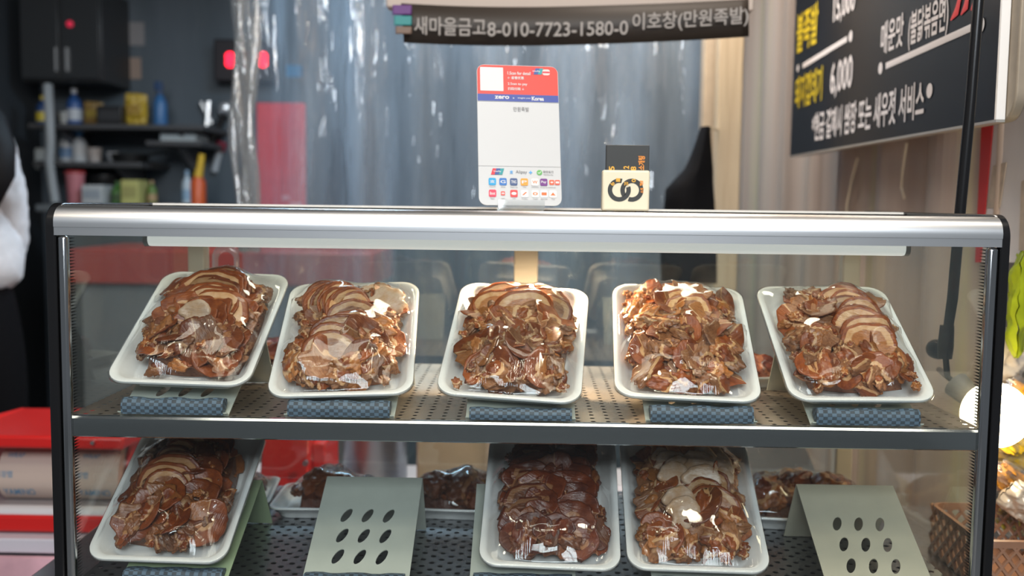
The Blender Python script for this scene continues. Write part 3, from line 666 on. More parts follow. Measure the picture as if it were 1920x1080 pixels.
SLOPE = math.radians(31)
def package(label, group, loc, slope, yaw, scale=1.0, seed=1, hmax=0.052, fans=(), chunks=50, bits=14, big=(), kinds=('chunk',), tone=(1, 1, 1), cx=0.0, half=(0.081, 0.108), zrot=0.0):
    rnd = random.Random(seed)
    R = Matrix.Rotation(slope, 4, 'X') @ Matrix.Rotation(yaw, 4, 'Z')
    if zrot: R = Matrix.Rotation(zrot, 4, 'Z') @ R
    root = thing('meat_package', label, 'packaged meat', loc, group, R.to_euler()); root.scale = (scale,)*3
    def child(name, me, mtx=None, color=None):
        o = bpy.data.objects.new(name, me); COL.objects.link(o); o.parent = root
        if mtx is not None: o.matrix_local = mtx
        if color: o.color = color
        return o
    child('foam_tray', TRAY)
    A, B = half; zb = 0.015; hmax = hmax - 0.012
    def H(s, t):
        a, b = abs(s - cx)/A, abs(t)/B
        if a >= 1 or b >= 1: return zb
        return zb + hmax*((1 - a**2.4)*(1 - b**2.6))**0.55
    pts = []
    # the packed heap under the pieces
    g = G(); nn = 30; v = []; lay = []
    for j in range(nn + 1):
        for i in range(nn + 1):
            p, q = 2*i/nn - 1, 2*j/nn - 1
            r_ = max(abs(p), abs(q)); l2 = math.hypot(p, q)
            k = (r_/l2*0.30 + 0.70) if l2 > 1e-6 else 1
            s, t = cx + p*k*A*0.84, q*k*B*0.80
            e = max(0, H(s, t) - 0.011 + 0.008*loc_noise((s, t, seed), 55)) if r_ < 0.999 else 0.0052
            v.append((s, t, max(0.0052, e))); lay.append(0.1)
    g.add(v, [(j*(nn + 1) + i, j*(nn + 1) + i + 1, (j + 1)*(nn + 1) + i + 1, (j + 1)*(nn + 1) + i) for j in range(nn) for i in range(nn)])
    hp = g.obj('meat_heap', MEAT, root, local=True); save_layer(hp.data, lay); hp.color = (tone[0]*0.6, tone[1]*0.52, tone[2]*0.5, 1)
    def put(kind, mtx, nm, tint=1.0):
        me = rnd.choice(LIB[kind]); k = rnd.uniform(0.62, 1.28)*tint
        w = coords(me) @ np.array(mtx.to_3x3()).T + np.array(mtx.translation)
        # keep it inside the tray walls
        sh_ = Vector((0, 0, 0))
        if w[:, 2].min() < 0.0068: sh_[2] = 0.0068 - w[:, 2].min()
        zz_ = w[:, 2] + sh_[2] - 0.0068
        for ax, l0, l1 in ((0, 0.0705, 0.083), (1, 0.0995, 0.112)):
            lim = np.minimum(l0 + zz_*0.62, l1)
            hi, lo = (w[:, ax] - lim).max(), (-w[:, ax] - lim).max()
            if hi > 0 and hi >= lo: sh_[ax] = -hi
            elif lo > 0: sh_[ax] = lo
        mtx = Matrix.Translation(sh_) @ mtx; pts.append(w + np.array(sh_))
        if kind == 'ring': k = 1.0; child(nm, me, mtx, (0.86, 0.92, 1.18, 1)); return
        child(nm, me, mtx, (min(1.6, tone[0]*k), min(1.6, tone[1]*k), min(1.6, tone[2]*k), 1))
    def normal(s, t):
        e = 0.004; return Vector((-(H(s + e, t) - H(s - e, t))/(2*e), -(H(s, t + e) - H(s, t - e))/(2*e), 1)).normalized()
    done = 0; tries = 0
    while done < chunks and tries < 4000:
        tries += 1
        s, t = cx + rnd.uniform(-1, 1)*A, rnd.uniform(-1, 1)*B
        p, q = (s - cx)/A, t/B
        if abs(p)**2.6 + abs(q)**2.6 > 1: continue
        inside = any(abs((s - bx_[0])/bx_[2]) < 1 and abs((t - bx_[1])/bx_[3]) < 1 for bx_ in big)
        if inside and rnd.random() < 0.82: continue
        done += 1; kind = rnd.choice(kinds)
        nrm = (normal(s, t) + Vector((rnd.uniform(-.5, .5), rnd.uniform(-.6, .3), 0.2))).normalized()
        m = Vector((0, 0, 1)).rotation_difference(nrm).to_matrix().to_4x4() @ Matrix.Rotation(rnd.uniform(0, 2*PI), 4, 'Z')
        sc_ = rnd.uniform(0.62, 1.2)
        put(kind, Matrix.Translation((s, t, H(s, t) - 0.003)) @ m @ Matrix.Scale(sc_, 4), 'pork_chunk' if kind in ('chunk', 'hock') else 'pork_slice')
    for fan in fans:
        s0, t0, s1, t1, n_, kind, lean, yawd, sc_ = fan[:9]; lift = fan[9] if len(fan) > 9 else 0.0
        for i in range(n_):
            k = i/max(1, n_ - 1)                          # from the far end down to the near end
            s, t = s0 + (s1 - s0)*k + rnd.uniform(-.005, .005), t0 + (t1 - t0)*k + rnd.uniform(-.002, .002)
            L = math.radians(lean + rnd.uniform(-7, 7)); a = math.radians(yawd + rnd.uniform(-11, 11))
            xa = Vector((math.cos(a), math.sin(a), 0.10*rnd.uniform(-1, 1))).normalized()
            ya = Vector((-math.sin(a)*math.cos(L), math.cos(a)*math.cos(L), math.sin(L))); za = xa.cross(ya).normalized(); ya = za.cross(xa)
            sz = sc_*rnd.uniform(0.82, 1.12)
            m = Matrix((xa*sz, ya*sz, za*sz)).transposed().to_4x4(); m.translation = Vector((s, t, H(s, t) + 0.002 + lift)) - ya*0.012*sz
            put(kind, m, 'pork_slice', 1.5 if kind == 'ring' else 1.0)
    for i in range(bits):
        s, t = cx + rnd.uniform(-1, 1)*A*0.95, rnd.uniform(-1, 1)*B*0.95
        m = Matrix.Translation((s, t, H(s, t) + 0.002)) @ Matrix.Rotation(rnd.uniform(0, 6), 4, 'Z') @ Matrix.Rotation(rnd.uniform(-.6, .6), 4, 'X')
        put('bit', m, 'pork_chunk')
    child('film_wrap', film_mesh(np.concatenate(pts)))
    return root

def stand(label, x, zlev, ridge=0.098, yf=1.272, mat_h=1.0, m=STAND, grp='folded display stands in the case'):
    root = thing('display_stand', label, 'display stand', (x, yf, zlev + 0.0012), grp)
    w = 0.142; ty = 0.178
    d = Vector((0, ty, ridge)); L = d.length; u = d/L; nrm = Vector((0, -ridge, ty)).normalized()
    g = G(); ny_, nx_ = 5, 5                            # the plate is a grid of cells; nine of them carry an oval hole
    xs = [-w/2, -0.045, -0.015, 0.015, 0.045, w/2]; ys = [0, L*0.16, L*0.345, L*0.53, L*0.715, L]
    def q(x, y): return Vector((x, 0, 0)) + u*y
    for j in range(5):
        for i in range(5):
            x0, x1, y0, y1 = xs[i], xs[i + 1], ys[j], ys[j + 1]
            if 1 <= i <= 3 and 1 <= j <= 3:
                cxx, cyy = (x0 + x1)/2, (y0 + y1)/2; K = 24; outer = []; inner = []
                for k in range(K):
                    a = 2*PI*(k + 0.5)/K; c_, s_ = math.cos(a), math.sin(a); f_ = 1/max(abs(c_), abs(s_))
                    outer.append(q(cxx + (x1 - x0)/2*c_*f_, cyy + (y1 - y0)/2*s_*f_)); 
                    ex, ey = 0.0058*c_ , 0.0138*s_
                    inner.append(q(cxx + ex*math.cos(-0.38) - ey*math.sin(-0.38), cyy + ex*math.sin(-0.38) + ey*math.cos(-0.38)))
                g.add(outer + inner, [(k, (k + 1) % K, K + (k + 1) % K, K + k) for k in range(K)])
                for cxy in ((x0, y0), (x1, y0), (x1, y1), (x0, y1)):      # close the corners between the octagon of samples and the cell
                    pass
                cs = [(x0, y0), (x1, y0), (x1, y1), (x0, y1)]
                for c in cs:
                    ang = math.atan2((c[1] - cyy)/(y1 - y0), (c[0] - cxx)/(x1 - x0)) % (2*PI); kk = int((ang/(2*PI)*K - 0.5) // 1) % K
                    g.add([outer[kk], q(*c), outer[(kk + 1) % K]], [(0, 1, 2)])
            else:
                g.add([q(x0, y0), q(x1, y0), q(x1, y1), q(x0, y1)], [(0, 1, 2, 3)])
    o = g.obj('plate', m, root, local=True, smooth=False)
    s_ = o.modifiers.new('thick', 'SOLIDIFY'); s_.thickness = 0.0015; s_.offset = 0
    tp = q(0, L)
    G().hexa([(-w/2, tp.y, tp.z), (w/2, tp.y, tp.z), (w/2, tp.y + 0.058, 0), (-w/2, tp.y + 0.058, 0)], (0, 0.0015, 0)).obj('back_leg', m, root, local=True, smooth=False)
    G().hexa([(-w/2, 0, 0), (w/2, 0, 0), (w/2, -0.008, 0.004), (-w/2, -0.008, 0.004)], (0, 0, 0.0014)).obj('lip', m, root, local=True, smooth=False)
    # folded strip of woven mat at the foot
    mw = 0.132; pr = [(y, z*mat_h) for y, z in ((-0.009, 0.002), (-0.0105, 0.012), (-0.008, 0.0195), (-0.003, 0.0222), (0.004, 0.0215), (0.011, 0.0195), (0.012, 0.0135), (0.006, 0.008), (0.0, 0.0042), (-0.005, 0.0034))]
    gm = G(); rings = []
    for i in range(13):
        x = -mw/2 + mw*i/12; wob = 0.0012*math.sin(i*1.9 + x*40)
        rings.append([(x, y + wob*0.6, z*(1 + 0.06*math.sin(i*1.3)) ) for y, z in pr])
    gm.loft(rings); gm.obj('grip_mat', WEAVE, root, local=True, angle=50)
    return root

def tray_loc(u, v, yaw, Y=1.27, slope=SLOPE):
    R = Matrix.Rotation(slope, 3, 'X') @ Matrix.Rotation(yaw, 3, 'Z')
    return P(u, v, Y) - R @ Vector((0, -TL/2, TD*0.9))
UG = 'wrapped pork trays on the upper shelf'; LG = 'wrapped pork trays leaning on the lower tier'; BG_ = 'wrapped pork trays lying flat at the back'
specs = [
    (328, 722, -0.03, UG, 'wrapped tray beside the case\'s person side, broad brown sheets around one pale ring', SH),
    (636, 744, 0.06, UG, '', SH), (951, 750, -0.085, UG, '', SH), (1291, 751, -0.05, UG, '', SH), (1622, 754, 0.015, UG, '', SH)]
locs = [tray_loc(u, v, y) for u, v, y, *_ in specs]
package('wrapped pork tray with broad brown sheets around one pale ring, upper shelf', UG, locs[0], SLOPE, -0.03, seed=11, tone=(0.92, 0.82, 0.80), hmax=0.050, cx=0.006,
        fans=((0.004, 0.076, 0.016, 0.008, 8, 'broad', 24, -18, 1.15), (-0.034, 0.062, -0.036, 0.0, 4, 'sheet', 20, 25, 0.9), (0.02, 0.008, 0.012, -0.012, 3, 'sheet', 25, -25, 1.0), (0.004, -0.008, 0.004, -0.016, 1, 'ring', 38, -10, 1.1, 0.010)),
        big=((0.0, 0.055, 0.05, 0.06),), chunks=62, kinds=('chunk', 'chunk', 'sheet'))
package('wrapped pork tray with a tight fan of thin slices along one side, upper shelf', UG, locs[1], SLOPE, 0.06, seed=12, tone=(1.0, 0.92, 0.88), hmax=0.054, cx=-0.002,
        fans=((-0.046, 0.070, -0.004, 0.030, 11, 'slice', 58, 48, 0.98), (0.0, 0.026, 0.006, -0.01, 3, 'broad', 44, 20, 0.85), (-0.012, -0.022, -0.014, -0.055, 3, 'slice', 46, 4, 1.0), (0.03, 0.08, 0.04, 0.06, 2, 'ring', 35, 30, 1.2)),
        big=((-0.02, 0.03, 0.05, 0.06), (-0.012, -0.04, 0.035, 0.03)), chunks=62, kinds=('chunk', 'chunk', 'chunk', 'sheet'))
package('wrapped pork tray glowing under the lamp, broad slices above grey brown chunks', UG, locs[2], SLOPE, -0.085, seed=13, tone=(0.98, 0.90, 0.84), hmax=0.052, cx=0.002,
        fans=((-0.022, 0.086, -0.030, 0.048, 3, 'broad', 28, 12, 0.95), (0.034, 0.084, 0.044, 0.05, 3, 'broad', 30, -32, 0.9), (0.0, 0.058, 0.010, 0.038, 2, 'broad', 40, 4, 1.0)),
        big=((0.0, 0.07, 0.06, 0.035),), chunks=70, bits=16, kinds=('chunk', 'chunk', 'chunk', 'sheet'))
package('wrapped pork tray heaped with loose golden brown chunks, no slice fan', UG, locs[3], SLOPE, -0.05, seed=14, tone=(1.15, 1.0, 0.82), hmax=0.052, cx=-0.002,
        fans=((-0.012, 0.082, 0.006, 0.040, 3, 'broad', 30, 10, 0.8), (0.03, 0.07, 0.04, 0.03, 3, 'sheet', 30, -40, 0.8)), chunks=74, bits=18, kinds=('chunk', 'chunk', 'chunk', 'sheet'))
package('wrapped pork tray with overlapping crescents ending in a large pink cut face', UG, locs[4], SLOPE, 0.015, seed=15, tone=(1.08, 0.95, 0.86), hmax=0.052, cx=0.004,
        fans=((0.020, 0.078, 0.030, 0.000, 7, 'slice', 42, -20, 1.0), (0.028, -0.016, 0.024, -0.03, 2, 'broad', 38, -10, 1.0, 0.003)),
        big=((0.028, 0.03, 0.042, 0.075),), chunks=64, bits=16, kinds=('chunk', 'chunk', 'chunk', 'sheet'))
lspec = [(288, 1054, -0.02), (1030, 1067, -0.03), (1312, 1073, -0.02)]
ll = [tray_loc(u, v, y, 1.283) for u, v, y in lspec]
package('wrapped pork tray with a column of brown edged crescents, lower tier', LG, ll[0], SLOPE, -0.02, seed=21, tone=(0.70, 0.56, 0.48), hmax=0.052,
        fans=((-0.012, 0.095, -0.012, -0.012, 9, 'slice', 46, 2, 1.0), (0.040, 0.09, 0.042, -0.02, 6, 'sheet', 26, -30, 0.9)), big=((0.0, 0.04, 0.065, 0.07),), chunks=54, kinds=('chunk', 'chunk', 'sheet'))
package('wrapped tray of dark red brown pork sheets beside the pale ring tray', LG, ll[1], SLOPE, -0.03, seed=22, tone=(0.50, 0.34, 0.28), hmax=0.050,
        fans=((-0.026, 0.094, -0.030, 0.02, 5, 'sheet', 22, 14, 1.25), (-0.03, 0.05, -0.03, -0.045, 5, 'broad', 18, 4, 0.8), (0.0, 0.0, -0.01, -0.05, 3, 'sheet', 28, -30, 1.0), (0.034, 0.092, 0.032, -0.045, 9, 'sheet', 30, -12, 1.1), (-0.02, -0.062, 0.03, -0.07, 3, 'sheet', 40, 0, 0.9)), big=((0, 0.02, 0.07, 0.085),), chunks=28, kinds=('chunk', 'sheet'))
package('wrapped pork tray topped with pale jelly like rings, lower tier', LG, ll[2], SLOPE, -0.02, seed=23, tone=(0.92, 0.82, 0.74), hmax=0.050,
        fans=((-0.024, 0.085, -0.026, 0.030, 5, 'ring', 30, 15, 1.2, 0.006), (0.014, 0.088, 0.020, 0.022, 5, 'ring', 30, -12, 1.3, 0.006), (0.046, 0.08, 0.05, 0.03, 4, 'ring', 34, -30, 1.1, 0.004), (0.022, 0.010, 0.026, -0.022, 3, 'broad', 36, -16, 0.85), (-0.022, -0.02, -0.018, -0.036, 2, 'ring', 40, 10, 1.3, 0.010)),
        big=((0.0, 0.05, 0.06, 0.06), (0.025, 0.0, 0.04, 0.03)), chunks=56, kinds=('chunk', 'chunk', 'sheet'))
# flat packages at the back
HK = dict(hmax=0.058, chunks=9, bits=10, kinds=('hock', 'hock', 'chunk'), half=(0.066, 0.092))
def flat(label, u, Y, lev, zrot, scale, seed, tone, **kw):
    p = P(u, 800, Y); k = dict(HK); k.update(kw)
    return package(label, BG_, (p.x, Y, lev + 0.0005), 0.0, 0.0, scale, seed, tone=tone, zrot=zrot, **k)
flat('flat wrapped tray of dark glazed pork hock behind the empty grey stand', 628, 1.615, FL, PI/2 + 0.03, 0.77, 31, (0.55, 0.34, 0.24))
flat('flat wrapped tray of dark glazed pork hock beside the dark sheet tray', 858, 1.62, FL, PI/2 - 0.06, 0.79, 32, (0.58, 0.36, 0.25))
flat('flat wrapped tray of purplish pork behind the crescent tray on the lower tier', 444, 1.645, FL, 0.12, 0.66, 33, (0.62, 0.45, 0.50), hmax=0.05)
flat('flat wrapped pork tray half hidden behind the empty beige-lit stand', 1505, 1.60, FL, PI/2 - 0.12, 0.88, 34, (0.62, 0.48, 0.38))
flat('flat wrapped tray of reddish pork on the upper shelf behind two trays', 510, 1.632, SH, 0.25, 0.62, 35, (0.8, 0.5, 0.45), hmax=0.035)
flat('flat wrapped tray of red brown pork behind the crescent fan tray, upper shelf', 1412, 1.61, SH, 0.3, 0.70, 36, (0.8, 0.42, 0.35), hmax=0.035)

def sx(u, Y=1.272): return P(u, 785, Y).x
for u, lab in ((327, 'stand carrying the tray of broad sheets and pale ring'), (637, 'stand carrying the tray with the tight slice fan'), (976, 'stand carrying the lamp lit tray'),
               (1314, 'stand carrying the tray of loose golden chunks'), (1624, 'stand carrying the tray with the pink cut face')):
    stand(lab, sx(u), SH, 0.088, mat_h=0.72 if 'lamp' in lab else 1.0)
for u, lab, rg in ((318, 'greenish stand carrying the crescent column tray on the lower tier', 0.085), (664, 'empty grey stand with nine oval holes, no tray on it', 0.098), (980, 'stand carrying the tray of dark red brown sheets', 0.085),
                   (1330, 'stand carrying the tray topped with pale rings', 0.085), (1660, 'empty beige-lit stand with nine oval holes beside the pale ring tray', 0.098)):
    stand(lab, P(u, 1080, 1.272).x, FL, rg, 1.290 if 'empty' not in lab else 1.272, mat_h=0.62 if 'empty' not in lab else 0.8, m=GREEN if 'greenish' in lab else LIT_BEIGE if 'beige' in lab else STAND)

# ------------------------------------------------------------------ hanging banner above the stall front
YBN = 2.05
ban = thing('account_banner', 'dark brown bank account banner sagging across the stall front', 'banner', P(1080, 70, YBN))
A0, A1 = P(757, 80, YBN), P(1405, 68, YBN); T0, T1 = P(752, 6, YBN), P(1405, -3, YBN)
BROWN = mat('banner_brown', (0.020, 0.013, 0.009), 0.55); BTXT = mat('banner_grey', (0.32, 0.29, 0.27), 0.6)
def sag(k): return -0.011*4*k*(1 - k)
g = G(); rows = []
for i in range(41):
    k = i/40; b0 = A0.lerp(A1, k); t0 = T0.lerp(T1, k); y = 0.006*math.sin(k*7)
    rows.append([(b0.x, YBN + y, b0.z + sag(k)), (t0.x, YBN + y, t0.z + sag(k))])
g.add([p for rr_ in rows for p in rr_], [(2*i, 2*i + 2, 2*i + 3, 2*i + 1) for i in range(40)])
o = g.obj('cloth_panel', BROWN, ban); sm = o.modifiers.new('thick', 'SOLIDIFY'); sm.thickness = 0.001
dirb = (A1 - A0); lw = dirb.length; dn = dirb.normalized()
def btxt(s, u0, u1, k0, hh, base=0.30):
    hb = (T0.z - A0.z); p0 = A0.lerp(A1, k0); w = (u1 - u0)/648*lw
    gg = G(); text(gg, s, (p0.x, YBN - 0.012, p0.z + hb*base), dn, (0, 0, 1), w, hb*hh, 0.012, bend=lambda x: sag(k0 + x*w/lw))
    gg.obj('lettering', BTXT, ban, smooth=False)
def kk(u): return (u - 757)/648
btxt('새마을금고', 778, 912, kk(778), 0.46, 0.20); btxt('8-010-7723-1580-0', 915, 1177, kk(915), 0.36, 0.20); btxt('이호창(만원족발)', 1185, 1400, kk(1185), 0.50, 0.24)
for k, (m, v0, v1) in enumerate(((mat('sticker_purple', (0.10, 0.02, 0.16), 0.5), 10, 28), (mat('sticker_teal', (0.02, 0.22, 0.22), 0.5), 30, 48), (mat('sticker_brown', (0.16, 0.10, 0.07), 0.5), 50, 64))):
    a = P(736 + k*3, v1, YBN - 0.01); b = P(772, v0, YBN - 0.01)
    G().box((a.x, YBN - 0.014, a.z), (b.x, YBN - 0.009, b.z)).obj('corner_sticker', m, ban, bevel=0.002)
a, b = P(725, 12, 2.12), P(1412, 8, 2.12)
g = G().box((a.x, 2.11, a.z - 0.004), (b.x, 2.15, a.z + 0.16)); struct(g.obj('trim_3', mat('beige_valance', (0.50, 0.42, 0.37), 0.7), bevel=0.004))

# ------------------------------------------------------------------ clear plastic curtain
g = G(); nx, nz = 150, 40; YC = 2.75
xa, xb = P(452, 300, YC).x, P(1335, 300, YC).x
vv = []
for i in range(nx + 1):
    for j in range(nz + 1):
        k = i/nx; z = 0.95 + 1.5*j/nz
        x = xa + (xb - xa)*k
        y = YC + 0.020*math.sin(k*46 + 0.6*math.sin(z*2 + k*9)) + 0.02*loc_noise((x*4, z*0.7, 1), 1.0) + 0.012*loc_noise((x*11, z*1.6, 4), 1.0)
        vv.append((x, y, z))
g.add(vv, [(i*(nz + 1) + j, (i + 1)*(nz + 1) + j, (i + 1)*(nz + 1) + j + 1, i*(nz + 1) + j + 1) for i in range(nx) for j in range(nz)])
cu = g.obj('plastic_curtain', CURTAIN); recenter(cu)
tag(cu, 'clear crinkled plastic curtain hanging across the stall behind the placard', 'curtain')
# gathered edge of a second curtain, tied into a rope-like bunch
g = G()
for k in range(5):
    pts = [P(438 + 9*k + 7*math.sin(j*0.5 + k*1.7) + (12 - 2.5*k)*(j/16), -40 + j*32, 2.62 + 0.02*math.sin(k*2 + j*.3)) for j in range(17)]
    g.tube(pts, [0.012 + 0.004*math.sin(j*0.9 + k) for j in range(17)], 10)
cb = g.obj('gathered_curtain', glassy('gathered_plastic', (0.75, 0.78, 0.8), 0.10, 0.12, bumpscale=25, bumpstr=0.8, haze=0.26, haze_color=(0.6, 0.58, 0.55), stretch=(3, 3, 0.4), dist=0.01)); recenter(cb)
tag(cb, 'gathered bunch of clear plastic curtain hanging in front of the red digital display', 'curtain')

# ------------------------------------------------------------------ menu board on the side wall
XB = 0.68
E_ = 0.0015
def bx_pt(u, v, lift=0.0): p = PX(u, v, XB); return Vector((XB - lift, p.y, p.z))
bl, br = bx_pt(1481, 298), bx_pt(1866, 214)
zt = br.z + 0.46; zb_ = (bl.z + br.z)/2
mb = thing('menu_board', 'black menu board with yellow and white Korean lettering on a metal frame', 'sign', (XB + 0.02, (bl.y + br.y)/2, zb_))
FACE = mat('board_black', (0.007, 0.008, 0.011), 0.28, spec=0.25); BW_ = mat('board_white', (0.54, 0.51, 0.51), 0.5); BYE = mat('board_yellow', (0.46, 0.35, 0.01), 0.5)
G().box((XB, br.y, zb_), (XB + 0.012, bl.y, zt)).obj('face_panel', FACE, mb)
G().box((XB - 0.001, br.y - 0.0055, zb_), (XB + 0.012, br.y, zt)).obj('edge_strip', mat('edge_white', (0.78, 0.76, 0.74), 0.5), mb)
G().box((XB - 0.001, br.y - 0.0055, zb_ - 0.004), (XB + 0.012, bl.y, zb_)).obj('bottom_strip', mat('edge_steel', (0.6, 0.56, 0.5), 0.35, 0.8), mb)
g = G(); q = rrect(bl.y - br.y + 0.032, 0.60, 0.04)
yc, zc = (bl.y + br.y)/2 - 0.016, zb_ + 0.30 - 0.003
g.loft([[(XB + dx, yc + y, zc + z) for y, z in q] for dx in (0.013, 0.030)]); g.obj('frame', mat('aged_bronze_steel', (0.36, 0.30, 0.23), 0.5, 0.35, var=0.15, scale=14), mb, bevel=0.003)
def btext_board(s, u0, v0, u1, v1, m, name='lettering', bold=0.02):
    p, q_ = bx_pt(u0, v0), bx_pt(u1, v1); gg = G()
    text(gg, s, (XB - E_, p.y, p.z), (0, -1, 0), (0, 0, 1), p.y - q_.y, q_.z - p.z, bold); gg.obj(name, m, mb, smooth=False)
btext_board('불족발', 1494, 102, 1536, 1, BYE)
btext_board('돼지껍데기', 1491, 206, 1544, 122, BYE)
btext_board('15,000', 1563, 50, 1606, -34, BW_)
btext_board('6,000', 1557, 187, 1601, 100, BW_)
btext_board('매운맛', 1652, 104, 1697, 22, BW_)
btext_board('(불닭볶음면)', 1703, 97, 1782, -14, BW_)
btext_board('*현금 결제시 쌈장 또는 새우젓 서비스', 1523, 266, 1736, 148, BW_)
def board_line(u0, v0, u1, v1, r, m=BW_):
    g = G().tube([bx_pt(u0, v0, 0.001), bx_pt(u1, v1, 0.001)], r, 8); g.v = [(XB - 0.0012 + (p[0] - XB)*0.04, p[1], p[2]) for p in g.v]; return g.obj('rule_line', m, mb)
board_line(1506, 124, 1589, 73, 0.006); board_line(1662, 124, 1822, 52, 0.006)
def board_dot(u, v, r):
    c = bx_pt(u, v, 0.0013); g = G(); g.add([(c.x, c.y + r*math.cos(2*PI*i/24), c.z + r*math.sin(2*PI*i/24)) for i in range(24)], [tuple(range(24))]); g.obj('rule_dot', BW_, mb, smooth=False)
for u, v, r in ((1497, 128, .009), (1596, 68, .012), (1652, 128, .0115), (1841, 47, .0115), (1744, 170, .0125)): board_dot(u, v, r)
CH = mat('chili_red', (0.55, 0.02, 0.02), 0.4)
for u0, v0, u1, v1 in ((1784, 38, 1802, -8), (1803, 28, 1817, -16), (1822, 19, 1832, -20)):
    g = G(); a, b = bx_pt(u0, v0, 0.001), bx_pt(u1, v1, 0.001); mid = (a + b)/2 + Vector((0, -0.006, -0.006))
    g.tube([a, mid, b], [0.0015, 0.009, 0.006], 8); g.v = [(XB - 0.0014 + (p[0] - XB)*0.05, p[1], p[2]) for p in g.v]; g.obj('chili_drawing', CH, mb)

# ------------------------------------------------------------------ hanging globe lamp on its black arm
YL = 1.468
gl_c = P(1866, 778, 1.53)
lp = thing('globe_lamp', 'glowing globe bulb on a long black hanging arm beside the case', 'lamp', gl_c)
top = P(1838, -40, YL); top2 = top + (top - P(1800, 400, YL))*1.95
arm = [top2, top, P(1820, 190, YL), P(1800, 400, YL), P(1786, 560, YL), P(1774, 640, YL)]
G().tube(arm, [0.0078]*5 + [0.0068], 14).obj('arm', BLACK, lp)
pe = arm[-1]
G().tube([P(1776, 610, YL), P(1773, 650, YL), P(1772, 672, YL)], [0.010, 0.0115, 0.010], 14).obj('coupling', BLACK, lp)
G().lathe(P(1757, 655, 1.535), [(0, -0.012), (0.013, -0.012), (0.015, -0.006), (0.015, 0.006), (0.013, 0.012), (0, 0.012)], 16, 'Y').obj('thumb_screw', BLACK, lp)
G().tube([P(1773, 660, YL), P(1757, 655, 1.535)], 0.005, 10).obj('screw_shaft', BLACK, lp)
sk = gl_c + Vector((-0.030, 0.075, 0.034))
G().tube([pe + Vector((0, 0, -0.02)), pe + Vector((0.004, 0.0, -0.05)), sk + Vector((-0.02, 0.02, 0.02)), sk], 0.0045, 10).obj('neck', BLACK, lp)
G().tube([sk, gl_c + Vector((-0.012, 0.04, 0.012))], [0.022, 0.017], 16).obj('socket', mat('socket_grey', (0.10, 0.095, 0.09), 0.5), lp)
me = bmesh.new(); bmesh.ops.create_uvsphere(me, u_segments=32, v_segments=20, radius=0.050); g = G(); me.verts.ensure_lookup_table()
g.add([v.co + gl_c for v in me.verts], [tuple(v.index for v in f.verts) for f in me.faces]); me.free()
g.obj('bulb', mat('bulb_glow', (1.0, 0.9, 0.75), 0.4, emit=15, emit_color=(1.0, 0.80, 0.52)), lp, angle=80)

# ------------------------------------------------------------------ notices and goods beside the case
XN = 0.795
def npt(u, v, x=XN): p = PX(u, v, x); return Vector((x, p.y, p.z))
ns = thing('notice_sheet', 'white plastic notice sheet with a tan taped patch beside the menu board', 'sheet', npt(1880, 490))
G().hexa([npt(1838, 492), npt(1960, 492), npt(1960, 120), npt(1862, 120)], (0.003, 0, 0)).obj('sheet', mat('dirty_white_sheet', (0.62, 0.56, 0.53), 0.6, var=0.08, scale=6), ns, smooth=False)
G().hexa([npt(1850, 389, XN - 0.002), npt(1874, 389, XN - 0.002), npt(1887, 304, XN - 0.002), npt(1862, 310, XN - 0.002)], (0.0012, 0, 0)).obj('tape_patch', mat('tan_tape', (0.46, 0.36, 0.27), 0.5, var=0.15, scale=40), ns, smooth=False)
G().hexa([npt(1910, 470, XN - 0.002), npt(1935, 470, XN - 0.002), npt(1935, 330, XN - 0.002), npt(1915, 340, XN - 0.002)], (0.0012, 0, 0)).obj('tape_patch', mat('tan_tape', (0, 0, 0)), ns, smooth=False)
G().hexa([npt(1828, 492, XN - 0.0025), npt(1838, 492, XN - 0.0025), npt(1862, 225, XN - 0.0025), npt(1840, 235, XN - 0.0025)], (0.0015, 0, 0)).obj('red_border', mat('border_red', (0.50, 0.02, 0.02), 0.45), ns, smooth=False)

def pillow(c, w, h, t, rot, seed, crinkle=0.012, n_=22):
    R = Matrix.Rotation(rot[2], 3, 'Z') @ Matrix.Rotation(rot[1], 3, 'Y') @ Matrix.Rotation(rot[0], 3, 'X'); g = G(); c = Vector(c)
    for sd in (1, -1):
        v = []
        for j in range(n_ + 1):
            for i in range(n_ + 1):
                p, q = 2*i/n_ - 1, 2*j/n_ - 1
                e = max(0, (1 - p*p)*(1 - q*q))**0.5
                d = sd*(t/2*e + 0.0004) + crinkle*loc_noise((p*2, q*2, seed + sd), 1.3)*(0.35 + 0.65*e) + crinkle*0.5*loc_noise((p*5, q*5, seed), 1.2)
                v.append(c + R @ Vector((p*w/2*(1 - 0.06*q*q), d, q*h/2*(1 - 0.05*p*p))))
        f = [(j*(n_ + 1) + i, j*(n_ + 1) + i + 1, (j + 1)*(n_ + 1) + i + 1, (j + 1)*(n_ + 1) + i) for j in range(n_) for i in range(n_)]
        g.add(v, f if sd < 0 else [q[::-1] for q in f])
    return g
def bag(name, label, cat, c, w, h, t, rot, seed, m, inner=None, group=None):
    o = pillow(c, w, h, t, rot, seed).obj(name, m, None, angle=70); recenter(o); tag(o, label, cat, group)
    if inner is not None:
        k = pillow(c, w*0.84, h*0.80, t*0.75, rot, seed + 5, 0.02).obj('contents', inner, None, angle=70)
        k.data.transform(Matrix.Translation(-o.location)); k.parent = o
    return o
def bcol(nm, c): 
    return mat(nm, c, 0.35, var=0.4, scale=25, bump=0.4)
bag('lime_bag', 'lime green plastic bag hanging under the white notice sheet', 'bag', P(1900, 570, 1.62) + Vector((0.01, 0, 0)), 0.075, 0.175, 0.03, (0, 0, 1.1), 3, mat('lime_plastic', (0.30, 0.36, 0.01), 0.35, var=0.25, scale=18))
